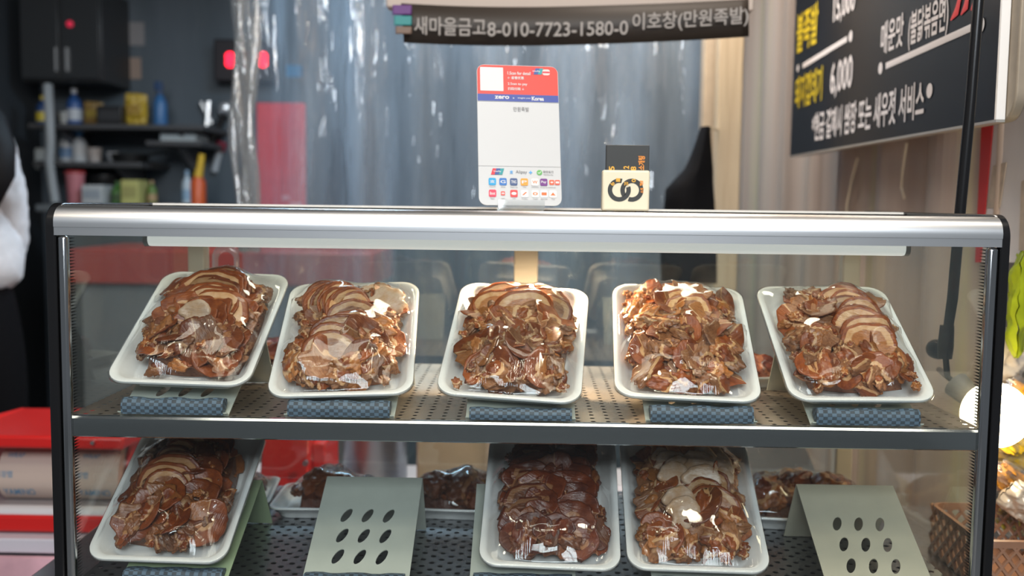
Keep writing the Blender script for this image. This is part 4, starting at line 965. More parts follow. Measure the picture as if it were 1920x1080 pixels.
bag('white_carrier_bag', 'crumpled white plastic bag above the orange snack bags', 'bag', P(1886, 668, 1.67), 0.10, 0.085, 0.05, (0.2, 0.4, 0.5), 4, mat('white_plastic', (0.45, 0.40, 0.34), 0.3, bump=0.3, scale=30))
ORM = bcol('snack_orange', (0.58, 0.25, 0.02)); YLM = bcol('snack_yellow', (0.55, 0.36, 0.02)); GRM = bcol('snack_mixed', (0.42, 0.30, 0.03))
for lab, u, v, Y, w, h, rot, sd, inner in (('snack bag of orange crisps above the globe lamp, under the white bag', 1914, 762, 1.65, 0.11, 0.085, (0.3, 0.5, 0.3), 7, ORM),
        ('snack bag of yellow crisps just under the globe lamp', 1908, 850, 1.62, 0.13, 0.07, (0.5, 0.35, 0.4), 8, YLM), ('snack bag of orange crisps squeezed below the yellow crisps bag', 1893, 903, 1.585, 0.10, 0.055, (0.4, 0.5, 0.5), 9, ORM),
        ('shiny pale snack bag with a folded corner beside the case edge', 1918, 942, 1.535, 0.07, 0.055, (0.3, 0.6, 0.1), 10, None), ('snack bag of mixed yellow chips lying on the brown basket', 1894, 975, 1.60, 0.11, 0.055, (0.5, 0.45, 0.3), 11, GRM)):
    bag('snack_bag', lab, 'snack bag', P(u, v, Y), w, h, 0.034, rot, sd, BAGFILM if inner else mat('silver_film', (0.72, 0.60, 0.46), 0.22, 0.3, bump=0.5, scale=25), inner, 'snack bags beside the case')
bk = thing('plastic_basket', 'brown lattice plastic basket under the snack bags', 'basket', (0.72, 1.49, COUNTER_Z))
LAT = mat('brown_plastic', (0.26, 0.13, 0.075), 0.35)
x0, x1, y0, y1, zb2, zt2 = 0.655, 0.79, 1.40, 1.58, COUNTER_Z + 0.002, P(1880, 1000, 1.44).z
def lattice(pa, pb, n):                                 # crossing ribs between two bottom corners
    g = G()
    for k in range(-3, n):
        for s in (1, -1):
            a0, a1 = (k/n, (k + 3)/n) if s > 0 else ((k + 3)/n, k/n)
            lo, hi = max(0, min(1, a0)), max(0, min(1, a1))
            za = (lo - a0)/(a1 - a0); zb3 = (hi - a0)/(a1 - a0)
            p = Vector(pa).lerp(Vector(pb), lo); q = Vector(pa).lerp(Vector(pb), hi)
            g.tube([(p.x, p.y, zb2 + (zt2 - zb2)*za), (q.x, q.y, zb2 + (zt2 - zb2)*zb3)], 0.0032, 6)
    return g
for pa, pb in (((x0, y0), (x1, y0)), ((x1, y0), (x1, y1)), ((x1, y1), (x0, y1)), ((x0, y1), (x0, y0))):
    lattice((*pa, 0), (*pb, 0), 7).obj('lattice_side', LAT, bk)
g = G(); q = rrect(x1 - x0, y1 - y0, 0.02)
g.loft([[((x0 + x1)/2 + x*k, (y0 + y1)/2 + y*k, zt2 + d) for x, y in q] for k, d in ((0.97, -0.008), (1.03, -0.008), (1.04, 0.002), (0.97, 0.003), (0.97, -0.008))], cap=False); g.obj('rim', LAT, bk)
g = G(); g.loft([[((x0 + x1)/2 + x, (y0 + y1)/2 + y, zb2 + d) for x, y in q] for d in (0, 0.003)]); g.obj('base', LAT, bk)

# ------------------------------------------------------------------ red stretch film wrapper on the prep counter
REDM = mat('wrapper_red', (0.62, 0.016, 0.014), 0.32); ROLL = mat('film_roll', (0.60, 0.47, 0.40), 0.30)
YW = 2.0
wr = thing('film_wrapper', 'red stretch film wrapping machine with a pale printed roll', 'wrapping machine', (-0.75, YW + 0.15, BZ))
def wz(v, Y=YW): return P(300, v, Y).z
xl, xr = P(-70, 880, YW).x, P(612, 880, YW).x
G().loft([[(x, YW - 0.07, wz(826) - 0.004), (x, YW - 0.07, wz(806)), (x, YW + 0.25, wz(768, YW + 0.25)), (x, YW + 0.25, wz(790, YW + 0.25))] for x in (xl, P(258, 880, YW).x)]).obj('top_plate', REDM, wr, bevel=0.006)
G().box((xl, YW - 0.075, BZ + 0.004), (xr, YW + 0.26, BZ + 0.038)).obj('base', REDM, wr, bevel=0.006)
for xx in (xl, P(232, 880, YW).x, P(486, 880, YW).x):
    wd = 0.012 if xx < P(300, 880, YW).x else P(575, 880, YW).x - xx
    zt3 = wz(815) if wd < 0.02 else wz(818)
    G().loft([[(x, YW - 0.02, BZ + 0.03), (x, YW + 0.24, BZ + 0.03), (x, YW + 0.24, zt3), (x, YW + 0.10, zt3 + 0.01), (x, YW + 0.03, zt3)] for x in (xx, xx + wd)]).obj('side_bracket', REDM, wr, bevel=0.004)
G().box((P(575, 880, YW).x, YW + 0.05, BZ + 0.03), (P(600, 880, YW).x, YW + 0.2, wz(838))).obj('side_cap', REDM, wr, bevel=0.004)
G().lathe(P(573, 868, YW - 0.03), [(0, -0.006), (0.006, -0.006), (0.006, 0.004), (0, 0.004)], 10, 'Y').obj('bolt', STEEL, wr)
rc_ = P(115, 884, YW + 0.03); rr_ = (wz(832) - wz(936))/2
xa, xb = P(6, 880, YW).x, P(229, 880, YW).x
ro = G().lathe((xa, YW + 0.035, rc_.z), [(0.02, 0), (rr_, 0), (rr_, xb - xa), (0.02, xb - xa)], 40, 'X').obj('film_roll', ROLL, wr)
RB = mat('roll_blue', (0.10, 0.26, 0.42), 0.5)
def roll_text(s, x, ang, h, w):
    q_, f, asp = text_mesh(s, 0.01); gg = G()
    gg.add([(x + px*w, YW + 0.035 - (rr_ + 0.0007)*math.cos(ang + py*h/rr_), rc_.z + (rr_ + 0.0007)*math.sin(ang + py*h/rr_)) for px, py in q_], f); gg.obj('lettering', RB, ro, smooth=False)
for xx in (P(2, 880, YW).x, P(142, 880, YW).x):
    roll_text('WRAP', xx + 0.018, 0.72, 0.012, 0.035); roll_text('포장랩', xx + 0.001, 0.02, 0.013, 0.034); roll_text('YAMINO', xx + 0.012, -0.72, 0.018, 0.065)
G().tube([(xl + 0.01, YW - 0.05, wz(951)), (xr - 0.03, YW - 0.05, wz(951))], 0.0155, 16).obj('front_roller', mat('pale_roller', (0.72, 0.70, 0.71), 0.35, 0.2), wr)
G().box((xl + 0.01, YW - 0.03, BZ + 0.037), (xr - 0.02, YW + 0.2, BZ + 0.046)).obj('heat_plate', mat('grey_plate', (0.30, 0.27, 0.28), 0.4), wr)
G().lathe(P(174, 830, YW - 0.075), [(0, -0.004), (0.004, -0.004), (0.004, 0.004), (0, 0.004)], 10, 'Y').obj('bolt', STEEL, wr)

# other things seen through the back of the case
def blockthing(name, label, cat, u0, v0, u1, v1, Y, depth, m, bevel=0.006, group=None):
    a, b = P(u0, v1, Y), P(u1, v0, Y)
    o = G().box((a.x, Y, a.z), (b.x, Y + depth, b.z)).obj(name, m, None, bevel=bevel); recenter(o); tag(o, label, cat, group); return o
rt = thing('work_table', 'long work table with a red front band standing deep in the stall', 'table', (P(400, 500, 3.0).x, 3.3, 0.25))
a, b = P(125, 532, 3.1), P(700, 474, 3.1)
G().box((a.x, 3.1, a.z), (b.x, 3.55, b.z)).obj('tabletop', mat('table_red', (0.34, 0.03, 0.02), 0.4), rt, bevel=0.008)
G().box((a.x + 0.03, 3.14, 0.62), (b.x - 0.03, 3.5, a.z)).obj('drawer_box', mat('table_grey', (0.16, 0.17, 0.18), 0.4), rt)
for xx in (a.x + 0.06, b.x - 0.06):
    for yy in (3.18, 3.46): G().box((xx - 0.025, yy - 0.025, 0.25), (xx + 0.025, yy + 0.025, 0.63)).obj('leg', BLACKM, rt)
def on(Y, z, u, name, label, cat, wpx, hpx, kind, c1, c2=None, depth=None, group='kitchen goods on the stall shelves'):
    s = Y/1870.0; x = P(u, 300, Y).x; w, h = wpx*s, hpx*s
    m = mat('paint_%d_%d_%d' % tuple(int(q*255) for q in c1), c1, 0.4)
    m2 = mat('paint_%d_%d_%d' % tuple(int(q*255) for q in c2), c2, 0.4) if c2 else None
    t = thing(name, label, cat, (x, Y, z), group); c = (x, Y, z)
    if kind == 'bottle':
        G().lathe(c, [(0, 0), (w*.48, 0), (w*.5, h*.03), (w*.5, h*.55), (w*.42, h*.68), (w*.18, h*.80), (w*.16, h*.86), (0, h*.86)], 18).obj('bottle_body', m, t)
        G().lathe((x, Y, z + h*.86), [(0, 0), (w*.2, 0), (w*.2, h*.13), (0, h*.14)], 14).obj('cap', m2 or m, t)
        if c2: G().lathe((x, Y, z + h*.15), [(w*.49, 0), (w*.51, 0), (w*.51, h*.3), (w*.49, h*.3)], 18).obj('label_band', m2, t)
    elif kind == 'spray':
        G().lathe(c, [(0, 0), (w*.45, 0), (w*.48, h*.04), (w*.46, h*.5), (w*.3, h*.66), (w*.14, h*.72), (0, h*.72)], 18).obj('bottle_body', m, t)
        G().box((x - w*.35, Y - w*.14, z + h*.8), (x + w*.2, Y + w*.14, z + h)).obj('spray_head', m2 or m, t, bevel=w*.05)
        G().lathe((x, Y, z + h*.71), [(0, 0), (w*.15, 0), (w*.15, h*.1), (0, h*.1)], 12).obj('collar', m2 or m, t)
    elif kind == 'tub':
        G().lathe(c, [(0, 0), (w*.40, 0), (w*.5, h*.86), (w*.53, h*.87), (w*.53, h*.92), (0, h*.92)], 22).obj('tub_body', m, t)
        G().lathe((x, Y, z + h*.92), [(0, 0), (w*.54, 0), (w*.54, h*.06), (w*.45, h*.09), (0, h*.09)], 22).obj('lid', m2 or m, t)
    elif kind == 'bowl':
        G().lathe(c, [(0, 0), (w*.22, 0), (w*.24, h*.08), (w*.42, h*.5), (w*.5, h), (w*.47, h), (w*.38, h*.5), (w*.2, h*.14), (0, h*.12)], 26).obj('bowl_body', m, t)
        G().lathe((x, Y, z + h*.98), [(w*.47, 0), (w*.51, 0), (w*.51, h*.06), (w*.47, h*.06)], 26).obj('rim', m2 or m, t)
    elif kind == 'pan':
        G().lathe(c, [(0, 0), (w*.36, 0), (w*.42, h*.8), (w*.40, h*.8), (w*.34, h*.1), (0, h*.1)], 26).obj('pan_body', m, t)
        G().tube([(x + w*.40, Y, z + h*.7), (x + w*.6, Y, z + h*.9), (x + w*.85, Y, z + h*.95)], w*.035, 8).obj('handle', m2 or m, t)
    elif kind == 'box':
        G().box((x - w/2, Y - (depth or w/2)/1, z), (x + w/2, Y + (depth or w/2), z + h)).obj('box_body', m, t, bevel=w*.03)
        if c2: G().box((x - w*.4, Y - (depth or w/2) - 0.002, z + h*.3), (x + w*.4, Y - (depth or w/2), z + h*.75)).obj('front_label', m2, t)
    elif kind == 'bag':
        pillow((x, Y, z + h/2), w, h, w*.5, (0.1, 0.05, 0.1), int(u)).obj('bag_body', m, t, angle=70)
        G().box((x - w*.3, Y - w*.28, z + h*.35), (x + w*.25, Y - w*.25, z + h*.65)).obj('front_label', m2 or m, t, bevel=0.004)
    return t
YS = 4.42
def shelf_at(name, label, u0, u1, v, Y=YS, dep=0.17):
    a, b = P(u0, v, Y), P(u1, v, Y); z = P((u0 + u1)/2, v, Y).z
    t = thing(name, label, 'shelf', ((a.x + b.x)/2, Y, z - 0.025))
    G().box((a.x, Y - dep, z - 0.022), (b.x, 4.6, z)).obj('board', mat('shelf_dark', (0.05, 0.05, 0.052), 0.5), t, bevel=0.003)
    for xx in (a.x + 0.12, b.x - 0.12): G().loft([[(xx + d, 4.6, z - 0.022), (xx + d, Y - dep + 0.03, z - 0.022), (xx + d, 4.6, z - 0.18)] for d in (-0.008, 0.008)]).obj('bracket', mat('bracket_grey', (0.2, 0.2, 0.21), 0.4, 0.7), t)
    return z
zA = shelf_at('wall_shelf', 'dark wall shelf carrying the yellow bag and blue bottles', 88, 405, 238)
zB = shelf_at('wall_shelf', 'short dark wall shelf under the white tray', 300, 400, 268)
zC = shelf_at('wall_shelf', 'dark wall shelf with the black pan and white bottles', 96, 292, 306)
on(YS, zA, 84, 'cleaner_bottle', 'blue and yellow capped bottle at the hose end of the upper shelf', 'bottle', 26, 56, 'bottle', (0.02, 0.05, 0.14), (0.5, 0.38, 0.03))
on(YS, zA, 142, 'cleaner_bottle', 'tall blue bottle with white band on the upper shelf', 'bottle', 28, 70, 'bottle', (0.02, 0.07, 0.22), (0.4, 0.42, 0.45))
on(YS, zA, 124, 'paper_cup', 'white cup on the upper shelf beside the tall blue bottle', 'cup', 22, 26, 'tub', (0.42, 0.42, 0.4))
on(YS, zA, 178, 'snack_pouch', 'brown and yellow pouch between blue bottle and black box', 'pouch', 36, 46, 'bag', (0.20, 0.12, 0.03), (0.28, 0.20, 0.03))
on(YS, zA, 218, 'storage_box', 'black box beside the yellow bag on the upper shelf', 'box', 46, 36, 'box', (0.012, 0.012, 0.013), (0.03, 0.03, 0.032), depth=0.07)
on(YS, zA, 257, 'flour_bag', 'tall yellow bag on the upper shelf', 'bag', 42, 62, 'bag', (0.42, 0.28, 0.03), (0.30, 0.18, 0.03))
on(YS, zA, 302, 'spray_bottle', 'blue spray bottle standing alone past the yellow bag', 'bottle', 28, 84, 'spray', (0.03, 0.12, 0.28), (0.02, 0.05, 0.12))
on(YS, zB, 347, 'serving_tray', 'long white tray on the short wall shelf', 'tray', 66, 16, 'box', (0.50, 0.58, 0.62), None, depth=0.09)
on(YS, zC, 124, 'detergent_bottle', 'white bottle with blue band on the middle shelf, by the hose', 'bottle', 26, 62, 'bottle', (0.40, 0.42, 0.44), (0.12, 0.22, 0.38))
on(YS, zC, 150, 'detergent_bottle', 'white spray bottle with blue nozzle on the middle shelf', 'bottle', 30, 66, 'spray', (0.42, 0.44, 0.46), (0.08, 0.25, 0.5))
on(YS, zC, 178, 'plastic_tub', 'squat off white tub beside the white spray bottle', 'tub', 26, 28, 'tub', (0.42, 0.38, 0.36))
on(YS, zC, 244, 'frying_pan', 'black frying pan on the middle shelf', 'pan', 84, 22, 'pan', (0.01, 0.01, 0.01))
on(YS, zC, 212, 'steel_bowl', 'small pale bowl beside the black frying pan', 'bowl', 22, 20, 'bowl', (0.42, 0.44, 0.47))
YT = 4.25
wt = thing('steel_workbench', 'grey workbench along the back wall under the shelves', 'bench', (P(240, 380, YT).x, 4.3, 0.25))
a, b = P(70, 384, 4.02), P(470, 384, 4.02); zD = P(250, 384, YT).z
G().box((a.x, 4.0, zD - 0.03), (b.x, 4.59, zD)).obj('benchtop', mat('bench_grey', (0.22, 0.24, 0.25), 0.35, 0.5), wt, bevel=0.004)
G().box((a.x + 0.03, 4.04, 0.25), (b.x - 0.03, 4.57, zD - 0.03)).obj('cabinet_body', mat('bench_dark', (0.06, 0.065, 0.07), 0.5), wt)
on(YT, zD, 140, 'sauce_tub', 'pink tub with red lid on the workbench', 'tub', 34, 62, 'tub', (0.45, 0.16, 0.18), (0.35, 0.03, 0.03), group='things on the back workbench')
on(YT, zD, 182, 'storage_box', 'white plastic box in front of the dark bowl on the workbench', 'box', 38, 36, 'box', (0.45, 0.46, 0.46), (0.3, 0.33, 0.36), depth=0.06, group='things on the back workbench')
on(4.42, zD, 196, 'dark_bowl', 'large black bowl on the workbench behind the white box', 'bowl', 62, 52, 'bowl', (0.012, 0.012, 0.012), group='things on the back workbench')
on(YT, zD, 219, 'dish_bottle', 'green bottle on the workbench beside the yellow box', 'bottle', 22, 44, 'bottle', (0.06, 0.18, 0.03), (0.05, 0.10, 0.03), group='things on the back workbench')
on(YT, zD, 252, 'storage_box', 'small yellow box on the workbench', 'box', 32, 46, 'box', (0.42, 0.40, 0.14), (0.3, 0.28, 0.1), depth=0.06, group='things on the back workbench')
on(YT, zD, 284, 'dish_bottle', 'slim olive bottle on the workbench past the yellow box', 'bottle', 18, 46, 'bottle', (0.08, 0.14, 0.02), (0.3, 0.2, 0.1), group='things on the back workbench')
on(YT, zD, 350, 'detergent_bottle', 'pale blue bottle on the workbench beside the orange gun', 'bottle', 20, 66, 'bottle', (0.36, 0.42, 0.46), (0.2, 0.3, 0.4), group='things on the back workbench')
# orange and yellow torch gun standing on the bench
t = thing('torch_gun', 'orange and yellow gas torch standing on the workbench', 'torch', (P(372, 380, YT).x, YT, zD), 'things on the back workbench')
x = P(372, 380, YT).x; s_ = YT/1870
G().lathe((x, YT, zD), [(0, 0), (14*s_, 0), (14*s_, 44*s_), (8*s_, 54*s_), (0, 56*s_)], 18).obj('canister', mat('torch_orange', (0.55, 0.09, 0.02), 0.4), t)
G().tube([(x, YT, zD + 54*s_), (x + 4*s_, YT, zD + 72*s_), (x + 8*s_, YT, zD + 96*s_)], [9*s_, 7*s_, 6*s_], 10).obj('grip', mat('torch_yellow', (0.55, 0.34, 0.02), 0.4), t)
# wall cabinet, papers, hose, hanging tools
cbn = thing('wall_cabinet', 'black wall cabinet above the shelves in the dark corner', 'cabinet', (P(95, 150, 4.3).x, 4.45, P(95, 155, 4.3).z))
a, b = P(40, 152, 4.3), P(190, 20, 4.3)
G().box((a.x, 4.3, a.z), (b.x, 4.6, b.z + 0.1)).obj('cabinet_body', mat('cabinet_black', (0.016, 0.018, 0.02), 0.4), cbn, bevel=0.004)
for k in (0, 1):
    xa = a.x + 0.008 + k*(b.x - a.x)/2
    dd = G().box((xa, 4.285, a.z + 0.01), (xa + (b.x - a.x)/2 - 0.014, 4.30, b.z + 0.09)).obj('door', mat('cabinet_black', (0, 0, 0)), cbn, bevel=0.003)
    G().box((xa + 0.02 + 0.13*(1 - k), 4.275, a.z + 0.04), (xa + 0.03 + 0.13*(1 - k), 4.285, a.z + 0.14)).obj('handle', STEEL, dd)
G().lathe((P(131, 45, 4.28).x, 4.28, P(131, 45, 4.28).z), [(0, 0.004), (0.014, 0.004), (0.014, -0.004), (0, -0.006)], 14, 'Y').obj('indicator_light', mat('led_red', (0.6, 0.02, 0.06), 0.4, emit=0.5), cbn)
for lab, u0, v0, u1, v1, c in (('pale notice paper taped to the back wall near the ceiling', 226, 42, 270, 85, (0.20, 0.19, 0.19)), ('tan notice paper taped to the back wall above the blue spray bottle', 222, 108, 264, 148, (0.26, 0.19, 0.15)), ('small blue paper on the back wall beside the red digital display', 537, 122, 566, 144, (0.04, 0.20, 0.38))):
    a, b = P(u0, v1, 4.597), P(u1, v0, 4.597)
    o = G().box((a.x, 4.596, a.z), (b.x, 4.60, b.z)).obj('wall_paper_note', mat('note_%d' % u0, c, 0.7), None); recenter(o); tag(o, lab, 'paper')
o = G().tube([P(90, 160, 4.24), P(93, 215, 4.2), P(94, 270, 4.19), P(92, 300, 4.19), P(98, 345, 4.19), P(104, 381, 4.18)], 0.020, 10).obj('drain_hose', mat('hose_grey', (0.26, 0.28, 0.29), 0.5)); recenter(o)
tag(o, 'pale grey hose running down the back wall beside the shelves', 'hose')
t = thing('wall_dispenser', 'pale dispenser fixed to the wall over the drain hose', 'dispenser', P(84, 318, 4.38))
a, b = P(68, 318, 4.38), P(100, 278, 4.38)
G().box((a.x, 4.36, a.z), (b.x, 4.6, b.z)).obj('dispenser_body', mat('dispenser_white', (0.28, 0.29, 0.28), 0.4), t, bevel=0.01)
G().box((a.x + 0.02, 4.35, a.z + 0.01), (b.x - 0.02, 4.36, a.z + 0.04)).obj('nozzle', DARK, t)
t = thing('soup_ladle', 'steel ladle with black handle hanging on the back wall', 'ladle', P(412, 240, 4.56))
G().tube([P(396, 268, 4.57), P(420, 214, 4.57)], 0.017, 8).obj('handle', BLACK, t)
G().lathe(P(424, 203, 4.56), [(0, -0.04), (0.02, -0.036), (0.036, -0.012), (0.036, 0.0), (0.03, 0.0), (0.0, -0.03)], 16, 'Y').obj('ladle_bowl', mat('ladle_steel', (0.7, 0.72, 0.75), 0.3, 0.8), t)
t = thing('wall_hook', 'small red ended scraper hanging under the ladle', 'scraper', P(405, 318, 4.57))
G().tube([P(402, 322, 4.58), P(412, 278, 4.58)], 0.016, 8).obj('blade', mat('scraper_grey', (0.36, 0.38, 0.4), 0.4), t)
G().tube([P(412, 282, 4.58), P(416, 266, 4.58)], 0.024, 8).obj('grip', mat('scraper_red', (0.22, 0.01, 0.03), 0.4), t)
t = thing('wall_scissors', 'steel kitchen scissors hanging beside the ladle', 'scissors', P(390, 220, 4.57))
G().tube([P(398, 232, 4.58), P(378, 192, 4.58)], 0.014, 8).obj('blade', STEEL, t); G().tube([P(388, 236, 4.575), P(392, 190, 4.575)], 0.014, 8).obj('blade', STEEL, t)
# red digital display
dsp = thing('digital_display', 'dark wall display with glowing red digits behind the gathered curtain', 'display', P(458, 150, 4.55))
a, b = P(401, 152, 4.5), P(516, 74, 4.5)
G().box((a.x, 4.5, a.z), (b.x, 4.6, b.z)).obj('casing', mat('display_case_black', (0.02, 0.017, 0.02), 0.35), dsp, bevel=0.008)
DG = mat('digit_red', (1, 0.02, 0.05), 0.4, emit=5.0, emit_color=(1, 0.012, 0.04))
for u in (431, 461, 493):
    c = P(u, 112, 4.497); h = 0.0135
    gg = G()
    for dx, dz, sw, sh_ in ((0, 2*h, 1, 0), (0, 0, 1, 0), (0, -2*h, 1, 0), (-h, h, 0, 1), (h, h, 0, 1), (-h, -h, 0, 1), (h, -h, 0, 1))[(0 if u != 461 else 0):]:
        if u == 461 and not sw: continue
        gg.box((c.x + dx - (h*0.8 if sw else 0.005), 4.495, c.z + dz - (0.005 if sw else h*0.8)), (c.x + dx + (h*0.8 if sw else 0.005), 4.5, c.z + dz + (0.005 if sw else h*0.8)))
    gg.obj('digit', DG if u != 461 else mat('digit_dim', (0.2, 0.02, 0.02), 0.4, emit=0.4, emit_color=(1, 0.02, 0.03)), dsp)
# tall red sign board leaning by the wall
a, b = P(483, 520, 3.95), P(571, 193, 3.95)
rp = thing('red_sign_panel', 'tall plain red panel standing behind the clear curtain', 'panel', ((a.x + b.x)/2, 3.96, 0.25))
G().box((a.x, 3.95, 0.25), (b.x, 3.98, b.z)).obj('panel_face', mat('panel_red', (0.46, 0.012, 0.018), 0.45, var=0.15, scale=5), rp, bevel=0.006)
for dx, dz, w in ((0.13, 0.32, 0.05), (0.10, 0.28, 0.03), (0.15, 0.36, 0.02)):
    G().box((a.x + dx, 3.948, b.z - dz - 0.1), (a.x + dx + w, 3.95, b.z - dz - 0.1 + w*0.6)).obj('white_mark', mat('mark_pink', (0.5, 0.2, 0.2), 0.5), rp)
# dark hanging kitchen things in the middle of the stall
for lab, u, v0, v1, w in (('dark coat hanging behind the curtain beside the red panel', 632, 240, 400, 52), ('long dark apron hanging behind the curtain', 690, 180, 400, 40)):
    t = thing('hanging_apron', lab, 'apron', P(u, v1, 4.2)); g = G()
    for j in range(9):
        k = j/8; v = v0 + (v1 + 120 - v0)*k; c = P(u + 4*math.sin(j), v, 4.2); ww = (w*0.25 + w*0.75*min(1, k*1.6))*4.2/1870/2
        g.v += [(c.x + ww*math.cos(2*PI*i/20)*(1 + 0.12*math.sin(5*2*PI*i/20)), 4.2 + 0.35*ww*math.sin(2*PI*i/20)*(1 + 0.3*math.sin(5*2*PI*i/20)), c.z) for i in range(20)]
    n_ = 20; g.f += [(j*n_ + i, j*n_ + (i + 1) % n_, (j + 1)*n_ + (i + 1) % n_, (j + 1)*n_ + i) for j in range(8) for i in range(n_)]
    g.obj('cloth', mat('dark_cloth', (0.02, 0.022, 0.028), 0.8), t)
    c = P(u, v0, 4.2); G().tube([c, (c.x, 4.2, 2.85)], 0.004, 6).obj('hanger_cord', BLACKM, t)
# black cloth hanging from the post
t = thing('black_cloth', 'black cloth hanging in a peak from the wooden post', 'cloth', P(1300, 520, 2.5)); g = G()
edge = [(238, 1314, 1332), (262, 1306, 1333), (290, 1296, 1335), (318, 1283, 1337), (340, 1262, 1337), (356, 1248, 1338), (380, 1246, 1340), (430, 1242, 1342), (480, 1238, 1344), (530, 1240, 1344)]
n_ = 18
for j, (v, ua, ub) in enumerate(edge):
    c = P((ua + ub)/2, v, 2.5); ww = (ub - ua)/2*2.5/1870
    g.v += [(c.x + ww*math.cos(2*PI*i/n_), 2.5 + (0.02 + 0.2*ww)*math.sin(2*PI*i/n_)*(1 + 0.25*math.sin(3*2*PI*i/n_ + j*0.2)), c.z) for i in range(n_)]
g.f += [(j*n_ + i, j*n_ + (i + 1) % n_, (j + 1)*n_ + (i + 1) % n_, (j + 1)*n_ + i) for j in range(len(edge) - 1) for i in range(n_)]; g.f += [tuple(range(n_))[::-1]]
g.obj('cloth', mat('black_cloth_fabric', (0.004, 0.004, 0.005), 0.8, spec=0.1), t)
G().tube([P(1323, 242, 2.5), P(1330, 240, 2.56), P(1346, 244, 2.6)], 0.004, 6).obj('hook', STEEL, t)
# on the prep counter behind the case
o = blockthing('cardboard_box', 'beige cardboard box on the prep counter behind the dark glazed hock', 'box', 780, 790, 915, 960, 2.12, 0.2, mat('beige_card', (0.42, 0.33, 0.25), 0.7), group=None); o.location.z = BZ
t = thing('stock_pot', 'blue grey steel stock pot on the prep counter behind the glazed hocks', 'pot', (P(690, 850, 2.25).x, 2.36, BZ)); s_ = 2.25/1870
G().lathe((P(690, 850, 2.25).x, 2.36, BZ), [(0, 0), (62*s_, 0), (64*s_, 0.01), (64*s_, 0.19), (66*s_, 0.195), (66*s_, 0.2), (62*s_, 0.2), (61*s_, 0.02), (0, 0.015)], 32).obj('pot_body', mat('pot_steel', (0.30, 0.33, 0.38), 0.35, 0.85), t)
for sgn in (-1, 1): G().tube([(P(690, 850, 2.25).x + sgn*64*s_, 2.34, BZ + 0.15), (P(690, 850, 2.25).x + sgn*80*s_, 2.35, BZ + 0.155), (P(690, 850, 2.25).x + sgn*80*s_, 2.39, BZ + 0.155), (P(690, 850, 2.25).x + sgn*64*s_, 2.40, BZ + 0.15)], 0.006, 8).obj('handle', STEEL, t)
o = G().loft([[(x + P(1452, 850, 2.0).x, 2.02 + y*0.9, BZ + 0.005 + (y + 0.08)*0.35 + dz) for x, y in rrect(0.17, 0.16, 0.025)] for dz in (0, 0.014)]).obj('cutting_board', mat('board_dark', (0.03, 0.032, 0.036), 0.45), None); recenter(o); tag(o, 'dark cutting board on the prep counter behind the pale ring tray', 'cutting board')
o.location.z = BZ + 0.10
o2 = G().loft([[(x + P(1470, 860, 2.0).x - 0.03, 2.05 + y, BZ + dz) for x, y in rrect(0.26, 0.24, 0.03)] for dz in (0.0005, 0.10)]).obj('beige_container', mat('beige_tub', (0.50, 0.40, 0.31), 0.5), None, bevel=0.006); recenter(o2); tag(o2, 'beige food container under the dark cutting board', 'container')
# ------------------------------------------------------------------ person at the stall's edge, seen from behind
px, py, pz = P(-104, 300, 2.70).x, 2.70, 0.25
per = thing('person', 'person seen from behind in a fluffy white sweater and black trousers', 'person', (px, py, pz))
def skinned(name, m, pts, edges, rad, root_i=0, sub=2, disp=None):
    me = bpy.data.meshes.new(name); me.from_pydata([(p[0] + px - per.location.x, p[1], p[2]) for p in pts], edges, []); me.update()
    o = bpy.data.objects.new(name, me); COL.objects.link(o); o.parent = per; me.materials.append(m)
    sk_ = o.modifiers.new('skin', 'SKIN'); sk_.use_smooth_shade = True
    for i, r in enumerate(rad): me.skin_vertices[0].data[i].radius = r if hasattr(r, '__len__') else (r, r)
    for i in range(len(pts)): me.skin_vertices[0].data[i].use_root = (i == root_i)
    s_ = o.modifiers.new('sub', 'SUBSURF'); s_.levels = sub; s_.render_levels = sub
    return o
SKIN_ = mat('skin_tone', (0.52, 0.30, 0.21), 0.5)
zS = 1.395
bp = [(0, 0, .93), (0, 0, 1.10), (0, 0.01, 1.27), (0, 0, 1.40), (0, 0.01, 1.47), (0, 0.02, 1.56), (0, 0.02, 1.66),
      (.13, 0, zS), (.14, 0.05, 1.12), (.06, 0.19, 1.10), (.02, 0.24, 1.10), (-.16, 0, zS), (-.20, 0.06, 1.12), (-.17, 0.19, 1.09), (-.15, 0.25, 1.10),
      (.09, 0, .88), (.10, 0.01, .48), (.10, -0.01, .09), (.10, 0.12, .04), (-.09, 0, .88), (-.10, 0.01, .48), (-.10, -0.01, .09), (-.10, 0.12, .04)]
be = [(0, 1), (1, 2), (2, 3), (3, 4), (4, 5), (5, 6), (3, 7), (7, 8), (8, 9), (9, 10), (3, 11), (11, 12), (12, 13), (13, 14), (0, 15), (15, 16), (16, 17), (17, 18), (0, 19), (19, 20), (20, 21), (21, 22)]
br_ = [(.145, .10), (.125, .09), (.15, .10), (.13, .085), (.05, .05), (.085, .095), (.065, .075), 0.05, .036, .03, (.04, .02), 0.05, .036, .03, (.04, .02), .085, .055, .042, (.045, .03), .085, .055, .042, (.045, .03)]
skinned('body', SKIN_, bp, be, br_)
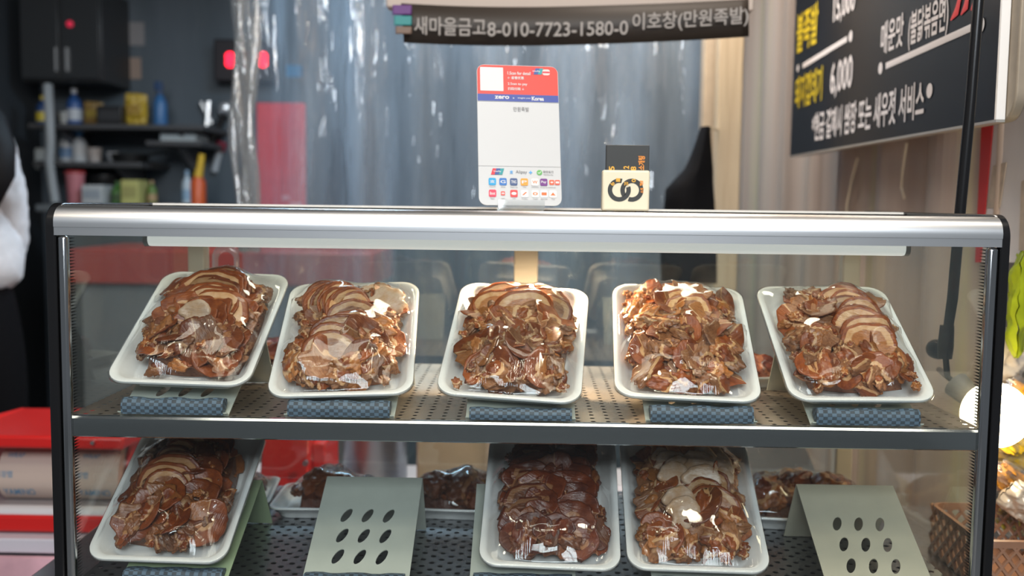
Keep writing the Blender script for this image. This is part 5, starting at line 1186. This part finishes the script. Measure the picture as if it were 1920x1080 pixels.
sw = [(0, 0, 0.955), (0, 0, 1.12), (0, 0.01, 1.27), (0, 0, 1.385), (0, 0.005, 1.45), (.125, 0, 1.37), (.145, 0.02, 1.22), (.135, 0.05, 1.10), (.05, 0.19, 1.10), (-.17, 0, 1.37), (-.215, 0.02, 1.22), (-.205, 0.05, 1.10), (-.175, 0.17, 1.09)]
so_ = skinned('sweater', mat('fluffy_white', (0.62, 0.64, 0.68), 0.95, var=0.12, scale=22, bump=1.0, sheen=0.5), sw, [(0, 1), (1, 2), (2, 3), (3, 4), (3, 5), (5, 6), (6, 7), (7, 8), (3, 9), (9, 10), (10, 11), (11, 12)],
        [(.24, .15), (.215, .135), (.18, .125), (.15, .105), (.085, .075), .075, .072, .06, .05, .075, .072, .06, .05], sub=3)
tx = bpy.data.textures.new('fluff', 'CLOUDS'); tx.noise_scale = 0.03; dm = so_.modifiers.new('fluff', 'DISPLACE'); dm.texture = tx; dm.strength = 0.014
skinned('trousers', mat('black_trousers', (0.004, 0.004, 0.005), 0.85, spec=0.1), [(0, 0, 1.14), (0, 0, .92), (.09, 0, .86), (.10, 0.01, .48), (.10, -0.01, .10), (-.09, 0, .86), (-.10, 0.01, .48), (-.10, -0.01, .10)], [(0, 1), (1, 2), (2, 3), (3, 4), (1, 5), (5, 6), (6, 7)],
        [(.15, .105), (.18, .125), .125, .095, .08, .125, .095, .08])
g = G()
g.loft([[(px + cx_ + rx_*math.cos(2*PI*k/24)*(1 + 0.04*math.sin(7*2*PI*k/24)), py + cy_ + ry_*math.sin(2*PI*k/24), pz + z_) for k in range(24)] for z_, cx_, cy_, rx_, ry_ in
        ((1.745, 0, .02, .02, .03), (1.735, 0, .015, .055, .07), (1.70, 0, .01, .080, .098), (1.62, 0, 0, .094, .112), (1.54, .012, -.02, .098, .10), (1.46, .07, -.085, .135, .075), (1.38, .115, -.12, .135, .06), (1.30, .135, -.145, .125, .055), (1.22, .13, -.16, .095, .04), (1.16, .125, -.16, .04, .022))])
g.obj('hair', mat('black_hair', (0.003, 0.003, 0.004), 0.65, spec=0.2), per, angle=80)
